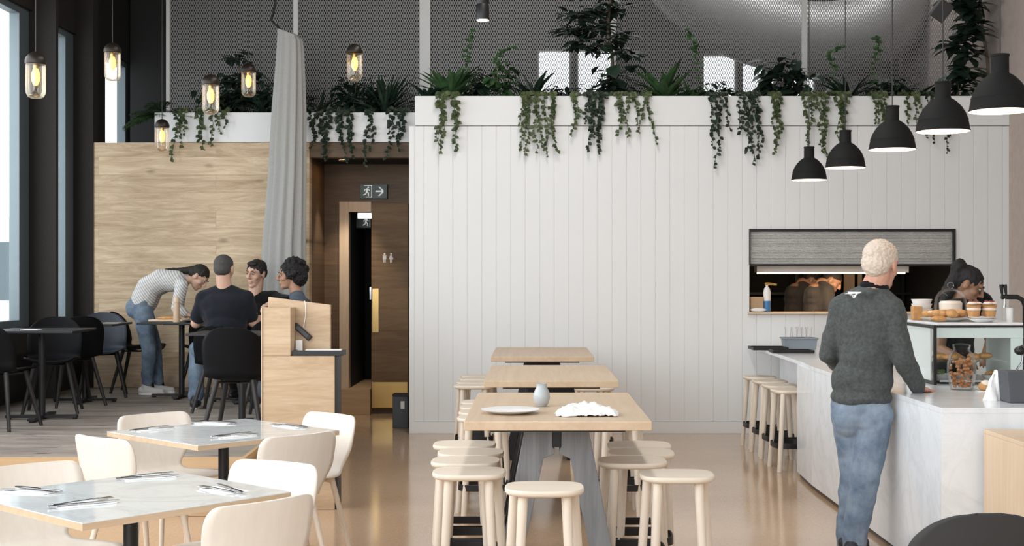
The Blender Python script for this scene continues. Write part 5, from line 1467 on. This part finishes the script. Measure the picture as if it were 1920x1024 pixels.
# ---- man in the black t-shirt, seated with his back to us
base = V(-2.73, 11.5, ZP); pm = person(base, 'man with cropped grey hair in a black t-shirt sitting with his back to us')
Y = 11.5; f = V(.05, 1, 0); H = Fr(P(420, 505, Y), (.12, 1, -.12), (0, 0, 1), 1.06)
nk = P(421, 541, Y); sl, sr = P(384, 560, Y + .02), P(461, 560, Y); pel = P(424, 664, Y)
el, er = P(367, 606, Y + .08), P(474, 604, Y + .08); wl_, wr = V(-2.96, 11.97, 1.185), V(-2.50, 11.98, 1.185)
hl_, hr = pel + V(-.10, .02, 0), pel + V(.10, .02, 0); kl, kr = P(371, 656, 11.93), V(-2.50, 11.95, .90); al, ar = P(367, 750, 11.75), V(-2.52, 11.85, ZP + .09)
b = MB(); head(b, H, nk, .058); torso(b, pel, nk, sl, sr, f, .17, .115); arm(b, sl, el, wl_, (.06, .046, .03)); arm(b, sr, er, wr, (.06, .046, .03))
hand(b, wl_, (.6, .8, -.1), (0, 0, -1), (1, 0, 0), .25); hand(b, wr, (-.5, .85, -.1), (0, 0, -1), (-1, 0, 0), .25); leg(b, hl_, kl, al); leg(b, hr, kr, ar)
fuse('body', b, .007, 'skin', pm, base, 3)
c = MB(); torso(c, pel, nk - V(0, 0, .015), sl, sr, f, .178, .125, .02, .04); c.cap(sl, .078, sl.lerp(el, .72), .070); c.cap(sr, .078, sr.lerp(er, .72), .070)
fuse('t_shirt', c, .009, 'tee', pm, base, 18, wrinkle(.006, 8, 5))
j = MB(); leg(j, hl_, kl, al + V(0, 0, .03), (.10, .078, .06), .006); leg(j, hr, kr, ar + V(0, 0, .03), (.10, .078, .06), .006); j.ell(pel, (.18, .15, .11))
fuse('jeans', j, .008, 'jeansdk', pm, base, 4, wrinkle(.007, 10, 2))
h_ = MB(); H.e(h_, 0, -.016, .040, .080, .099, .082); H.e(h_, 0, -.045, .0, .072, .068, .068)
fuse('hair', h_, .006, 'hairgr', pm, base, 2, curls(.002, 60))
for a_ in (al, ar): shoe(pm, base, a_ - V(0, .02, 0), (-.1, 1), ZP, 'shoe', 1.0, sole='paper')

# ---- man in the black sweatshirt facing us
base = V(-2.76, 13.08, ZP); pf = person(base, 'man with short dark hair in a black sweatshirt sitting and facing us')
Y = 13.02; f = V(-.12, -1, 0); H = Fr(P(480, 514, Y), (-.42, -.88, -.12), (.06, 0, 1), 1.12)
nk = P(478, 553, Y); sl, sr = P(513, 560, Y + .02), P(445, 562, Y); pel = V(-2.76, 13.12, .86)
el, er = P(548, 566, Y - .18), P(438, 604, Y - .12); wl_, wr = P(512, 566, Y - .36), V(-2.88, 12.68, 1.19)
hl_, hr = pel + V(.10, 0, 0), pel + V(-.10, 0, 0); kl, kr = V(-2.62, 12.66, .90), V(-2.92, 12.66, .90); al, ar = V(-2.62, 12.8, ZP + .09), V(-2.92, 12.8, ZP + .09)
b = MB(); head(b, H, nk, .058); torso(b, pel, nk, sl, sr, f, .165, .11); arm(b, sl, el, wl_); arm(b, sr, er, wr)
hand(b, wl_, (-.75, -.3, -.4), (0, .3, -1), (0, -1, .3), .5, 1.05); hand(b, wr, (.5, -.8, -.1), (0, 0, -1), (1, 0, 0), .3); leg(b, hl_, kl, al); leg(b, hr, kr, ar)
fuse('body', b, .0055, 'skin', pf, base, 2)
c = MB(); torso(c, pel, nk - V(0, 0, .02), sl, sr, f, .17, .118, .02); arm(c, sl, el, el.lerp(wl_, .9), (.06, .052, .042), .01); arm(c, sr, er, er.lerp(wr, .9), (.06, .052, .042), .01); c.cap(nk + V(0, .05, .01), .05, nk + V(0, .02, -.02), .075)
fuse('sweatshirt', c, .008, 'blk', pf, base, 4, wrinkle(.006, 9, 1))
j = MB(); leg(j, hl_, kl, al + V(0, 0, .03), (.095, .072, .056), .006); leg(j, hr, kr, ar + V(0, 0, .03), (.095, .072, .056), .006); j.ell(pel, (.175, .14, .10))
fuse('trousers', j, .009, 'blk', pf, base, 4)
h_ = MB(); H.e(h_, 0, -.020, .052, .081, .098, .080); H.e(h_, 0, -.055, .01, .074, .062, .066); H.e(h_, 0, .045, .098, .055, .040, .022)
for s in (1, -1): H.e(h_, s * .070, .012, .035, .012, .022, .035)
fuse('hair', h_, .006, 'hairdk', pf, base, 2, curls(.006, 50)); eyes(H, pf, base)
for a_ in (al, ar): shoe(pf, base, a_, (0, -1), ZP, 'shoe')

# ---- woman with dark curly hair
base = V(-2.24, 12.42, ZP); pc = person(base, 'woman with dark curly hair in a grey-blue denim shirt sitting behind the host stand')
Y = 12.38; f = V(-.96, -.1, 0); H = Fr(P(543, 517, Y), (-.96, -.2, -.10), (0, 0, 1), 1.06)
nk = P(557, 553, Y); sl, sr = P(560, 566, Y - .16), P(560, 566, Y + .16); pel = V(-2.20, 12.42, .86)
el, er = sl + V(-.08, -.05, -.26), sr + V(-.08, .05, -.26); wl_, wr = V(-2.48, 12.28, 1.19), V(-2.48, 12.52, 1.19)
hl_, hr = pel + V(0, -.09, 0), pel + V(0, .09, 0); kl, kr = V(-2.58, 12.32, .90), V(-2.58, 12.50, .90); al, ar = V(-2.48, 12.32, ZP + .09), V(-2.48, 12.50, ZP + .09)
b = MB(); head(b, H, nk, .048); torso(b, pel, nk, sl, sr, f, .14, .10); arm(b, sl, el, wl_, (.05, .038, .026)); arm(b, sr, er, wr, (.05, .038, .026))
hand(b, wl_, (-1, .3, -.1), (0, 0, -1), (0, 1, 0), .3, .92); hand(b, wr, (-1, -.3, -.1), (0, 0, -1), (0, -1, 0), .3, .92); leg(b, hl_, kl, al); leg(b, hr, kr, ar)
fuse('body', b, .006, 'skinwarm', pc, base, 2)
c = MB(); torso(c, pel, nk - V(0, 0, .01), sl, sr, f, .15, .11, .02); arm(c, sl, el, el.lerp(wl_, .85), (.055, .046, .036), .012); arm(c, sr, er, er.lerp(wr, .85), (.055, .046, .036), .012)
fuse('denim_shirt', c, .008, 'denimsh', pc, base, 4, wrinkle(.007, 10, 4))
j = MB(); leg(j, hl_, kl, al + V(0, 0, .03), (.09, .07, .052), .006); leg(j, hr, kr, ar + V(0, 0, .03), (.09, .07, .052), .006); j.ell(pel, (.14, .165, .10)); fuse('jeans', j, .009, 'jeansdk', pc, base, 4)
h_ = MB(); rr = random.Random(5)
H.e(h_, 0, -.03, .055, .098, .105, .09); H.e(h_, 0, -.08, -.005, .10, .08, .105)
for k in range(60):
    a = rr.uniform(0, 2 * PI); e_ = rr.uniform(-.7, 1.4); x, y, z = .102 * math.cos(a) * math.cos(e_), -.055 + .105 * math.sin(a) * math.cos(e_), .03 + .115 * math.sin(e_)
    if y > .055 and z < .06: continue
    r_ = rr.uniform(.016, .030); H.e(h_, x, y, z, r_, r_, r_, 8, 6)
fuse('hair', h_, .006, 'hairbk', pc, base, 0, curls(.009, 60)); eyes(H, pc, base)
for a_ in (al, ar): shoe(pc, base, a_, (-1, 0), ZP, 'shoe', .9)

# ---- woman in the striped top, bending over the table
base = V(-3.86, 13.22, ZP); pg = person(base, 'woman in a striped top and jeans bending over the table beside the oak wall')
Y = 13.22; pel = P(266, 572, Y); s1, s2, s3 = P(281, 540, Y), P(305, 526, Y), P(333, 527, Y); nk = P(347, 524, Y)
sl, sr = P(340, 533, Y + .15), P(341, 535, Y - .15)
H = Fr(P(373, 520, Y), (.66, -.12, -.74), (.72, 0, .69), 1.0)
el, er = P(335, 580, Y + .18), P(330, 577, Y - .17); wl_, wr = P(352, 592, Y + .08), P(350, 590, Y - .14)
hl_, hr = P(268, 585, Y + .09), P(268, 585, Y - .09); kl, kr = P(290, 655, Y + .10), P(280, 655, Y - .10); al, ar = P(296, 723, Y + .12), P(276, 724, Y - .08)
b = MB(); head(b, H, nk, .045)
for a_, c_, r0, r1 in ((pel, s1, .12, .11), (s1, s2, .11, .11), (s2, s3, .11, .10), (s3, nk, .09, .05)): b.cap(a_, r0, c_, r1)
b.cap(sl, .05, sr, .05); arm(b, sl, el, wl_, (.045, .036, .025)); arm(b, sr, er, wr, (.045, .036, .025))
hand(b, wl_, (.8, -.2, -.3), (0, 0, -1), (0, -1, 0), .3, .9); hand(b, wr, (.8, .2, -.3), (0, 0, -1), (0, 1, 0), .3, .9); leg(b, hl_, kl, al, (.08, .052, .036)); leg(b, hr, kr, ar, (.08, .052, .036))
fuse('body', b, .006, 'skin', pg, base, 2)
c = MB()
for a_, c_, r0, r1 in ((pel + V(.03, 0, .04), s1, .120, .118), (s1, s2, .118, .118), (s2, s3, .118, .105)):
    for dy in (-.06, .06): c.cap(a_ + V(0, dy, 0), r0, c_ + V(0, dy, 0), r1)
c.cap(s3, .10, nk, .06); c.cap(sl, .062, sr, .062); arm(c, sl, el, el.lerp(wl_, .8), (.06, .045, .036), .006); arm(c, sr, er, er.lerp(wr, .8), (.06, .045, .036), .006)
fuse('striped_top', c, .007, 'stripe', pg, base, 5, wrinkle(.006, 9, 7))
j = MB(); leg(j, hl_, kl, al + V(0, 0, .045), (.098, .068, .050), .006); leg(j, hr, kr, ar + V(0, 0, .045), (.098, .068, .050), .006)
for dy in (-.07, .07): j.ell(pel + V(-.02, dy, -.03), (.125, .095, .115)); j.cap(pel + V(.01, dy, -.02), .10, pel + V(.045, dy, .045), .105)
fuse('jeans', j, .007, 'jeansdk', pg, base, 4, wrinkle(.008, 12, 6))
h_ = MB(); H.e(h_, 0, -.022, .045, .082, .098, .084); H.e(h_, 0, -.06, .0, .072, .06, .07); h_.cap(H(0, -.09, .01), .045, P(340, 508, Y), .035); h_.cap(P(340, 508, Y), .035, P(312, 507, Y), .022)
fuse('hair', h_, .006, 'hairdk', pg, base, 2, curls(.005, 40)); eyes(H, pg, base)
for a_ in (al, ar): shoe(pg, base, a_ - V(.01, 0, 0), (1, -.1), ZP, 'sneaker', .95, 'sneaker', 'paper')

# ---- server behind the display case
base = V(2.98, 9.10, 0); pw = person(base, 'woman with black hair in a ponytail and black top looking down behind the display case')
Y = 9.05; f = V(.75, -.55, 0); H = Fr(P(1815, 536, Y), (.80, -.34, -.50), (.42, -.05, .9), 1.06)
nk = P(1797, 575, Y); sl, sr = P(1840, 566, Y + .06), P(1768, 586, Y - .08); pel = V(2.92, 9.12, .98)
el, er = P(1860, 640, Y - .06), P(1760, 655, Y - .10); wl_, wr = V(3.02, 8.74, 1.02), V(2.88, 8.76, 1.0)
hl_, hr = V(3.0, 9.16, .90), V(2.86, 9.06, .90); kl, kr = V(3.03, 9.14, .50), V(2.89, 9.05, .50); al, ar = V(3.0, 9.18, .09), V(2.88, 9.10, .09)
b = MB(); head(b, H, nk, .046); torso(b, pel, nk, sl, sr, f, .14, .10); arm(b, sl, el, wl_, (.060, .046, .028)); arm(b, sr, er, wr, (.056, .044, .028))
hand(b, wl_, (-.3, -.9, -.2), (0, 0, -1), (-1, 0, 0), .3, .92); hand(b, wr, (.2, -.9, -.2), (0, 0, -1), (1, 0, 0), .3, .92); leg(b, hl_, kl, al); leg(b, hr, kr, ar)
fuse('body', b, .0055, 'skindark', pw, base, 2)
c = MB(); torso(c, pel, nk - V(0, 0, .02), sl, sr, f, .15, .11, .016); c.cap(sl - V(.02, 0, 0), .066, sl.lerp(el, .06), .066); c.cap(sr, .070, sr.lerp(er, .35), .066)
fuse('black_top', c, .007, 'blk', pw, base, 4, wrinkle(.005, 9, 2))
j = MB(); leg(j, hl_, kl, al, (.09, .07, .055), .006); leg(j, hr, kr, ar, (.09, .07, .055), .006); j.ell(pel - V(0, 0, .06), (.15, .12, .12)); fuse('trousers', j, .009, 'blk', pw, base, 4)
h_ = MB(); H.e(h_, 0, -.022, .045, .084, .100, .084); H.e(h_, 0, -.06, .0, .074, .062, .072); h_.ell(P(1797, 503, Y), (.055, .05, .07), Matrix.Rotation(.4, 3, 'Y')); h_.cap(P(1795, 515, Y), .05, P(1778, 545, Y), .045); h_.cap(P(1778, 545, Y), .045, P(1765, 585, Y), .025)
fuse('hair', h_, .006, 'hairbk', pw, base, 2, curls(.005, 40)); eyes(H, pw, base)
for a_ in (al, ar): shoe(pw, base, a_, (.6, -.7), 0, 'shoe', .9)

# ---- two cooks in the kitchen
def cook(px, dy, label, skin, cut):
    Y = 14.35 + dy; base = V((px - 8 - 1000) * Y / F, Y, 0); p_ = person(base, label)
    pel = P(px - 14, 618, Y); nk = P(px + 7, 531, Y); f = V(.8, -.35, 0)
    sl, sr = nk + V(.05, .16, -.075), nk + V(.02, -.16, -.085); H = Fr(P(px + 26, 527, Y - .05), (.78, -.25, -.62), (.6, -.1, .75), 1.06)
    el, er = sl + V(.06, .05, -.28), sr + V(.03, -.03, -.27); wl_, wr = el + V(.2, -.08, -.05), er + V(.06, -.06, -.22)
    hl_, hr = pel + V(0, .1, -.08), pel + V(0, -.1, -.08); kl, kr = V(hl_.x + .02, hl_.y, .5), V(hr.x + .02, hr.y, .5); al, ar = V(hl_.x, hl_.y, .09), V(hr.x, hr.y, .09)
    b = MB(); head(b, H, nk, .055); torso(b, pel, nk, sl, sr, f, .155, .11); arm(b, sl, el, wl_, (.058, .045, .03)); arm(b, sr, er, wr, (.058, .045, .03))
    hand(b, wl_, (.8, -.3, -.3), (0, 0, -1), (0, -1, 0), .3); hand(b, wr, (.3, -.4, -.8), (1, 0, 0), (0, -1, 0), .3); leg(b, hl_, kl, al); leg(b, hr, kr, ar)
    fuse('body', b, .008, skin, p_, base, 3)
    c = MB(); torso(c, pel, nk - V(0, 0, .02), sl, sr, f, .165, .12, .02); c.cap(sl, .078, sl.lerp(el, cut), .070); c.cap(sr, .078, sr.lerp(er, cut), .070)
    fuse('shirt', c, .009, 'cookshirt', p_, base, 4, wrinkle(.006, 8, px))
    j = MB(); leg(j, hl_, kl, al, (.095, .075, .06), .008); leg(j, hr, kr, ar, (.095, .075, .06), .008); j.ell(pel - V(0, 0, .04), (.16, .14, .13)); fuse('trousers', j, .01, 'blk', p_, base, 4)
    h_ = MB(); H.e(h_, 0, -.02, .048, .080, .098, .080); H.e(h_, 0, -.05, .01, .070, .06, .06); fuse('hair', h_, .007, 'hairdk', p_, base, 2, curls(.003, 50))
    for a_ in (al, ar): shoe(p_, base, a_, (.9, -.4), 0, 'shoe')
cook(1497, .35, 'cook in a charcoal shirt bending forward in the kitchen, nearer the spray bottle', 'skinwarm', .8)
cook(1534, -.10, 'cook in a charcoal shirt bending forward in the kitchen, nearer the older man', 'skinwarm', .95)

# ================================================================ SMALL THINGS ON THE PLATFORM TABLES
def tabz(): return ZP + .7465
def disc(nm, cat, loc, label, prof, mat, n=28):
    t = thing(nm, loc, label, cat); MB().lathe(prof, n=n).build('body', mat, t); return t
sb = thing('serving_board', (-3.60, 12.92, tabz()), 'wooden board with bread in front of the bending woman', 'board')
MB().box(-.18, .18, -.10, .10, 0, .018).build('board', 'oakpale', sb, bev=.004); MB().ell((0, 0, .03), (.12, .06, .02)).build('bread', 'pastry', sb)
pm_ = thing('pepper_mill', (-3.44, 12.60, tabz()), 'tall pale wooden pepper mill on the table beside the man in the t-shirt', 'pepper mill')
MB().lathe([(.032, 0), (.034, .02), (.030, .06), (.031, .16), (.027, .19)], n=24).build('body', 'tabtop', pm_); MB().lathe([(.028, .191), (.031, .21), (.022, .24), (.0001, .25)], n=24).build('head', 'oakpale', pm_)
dt = thing('plate', (-3.26, 12.66, tabz()), 'dark plate at the elbow of the man in the t-shirt', 'plate')
MB().lathe([(.0001, 0), (.09, 0), (.14, .014), (.139, .018), (.09, .006), (.0001, .005)], n=36).build('plate', 'black', dt); MB().ell((0, 0, .016), (.06, .05, .012)).build('food', 'cream', dt)
nwp = thing('newspaper', (-3.40, 13.58, ZP + .462), 'folded papers lying on the chair seat against the oak wall', 'papers')
MB().box(-.15, .13, -.10, .10, 0, .012).build('lower_sheet', 'paper', nwp, flat=True); MB().box(-.14, .14, -.11, .09, .0122, .02, Matrix.Rotation(.2, 3, 'Z')).build('upper_sheet', 'darkgrey', nwp, flat=True)
for k, (dx, dy, lb) in enumerate(((-.17, -.02, 'small white dish on the dark table behind the host stand chair, window side'), (.02, -.04, 'small white dish on the dark table behind the host stand chair, wall side'))):
    disc('small_dish', 'dish', (-2.30 + dx, 10.3 + dy, ZP + .7465), lb, [(.0001, 0), (.03, 0), (.042, .018), (.039, .018), (.028, .004), (.0001, .004)], 'china')
for k, (x, y, lb) in enumerate(((-4.12, 10.72, 'paper napkin lying on the first window table'), (-3.98, 12.35, 'paper napkin lying on the second window table'))):
    o = MB().box(-.07, .07, -.05, .05, 0, .004).build('paper_napkin', 'paper', flat=True); o.location = (x, y, ZP + .7465); tag(o, lb, 'napkin')
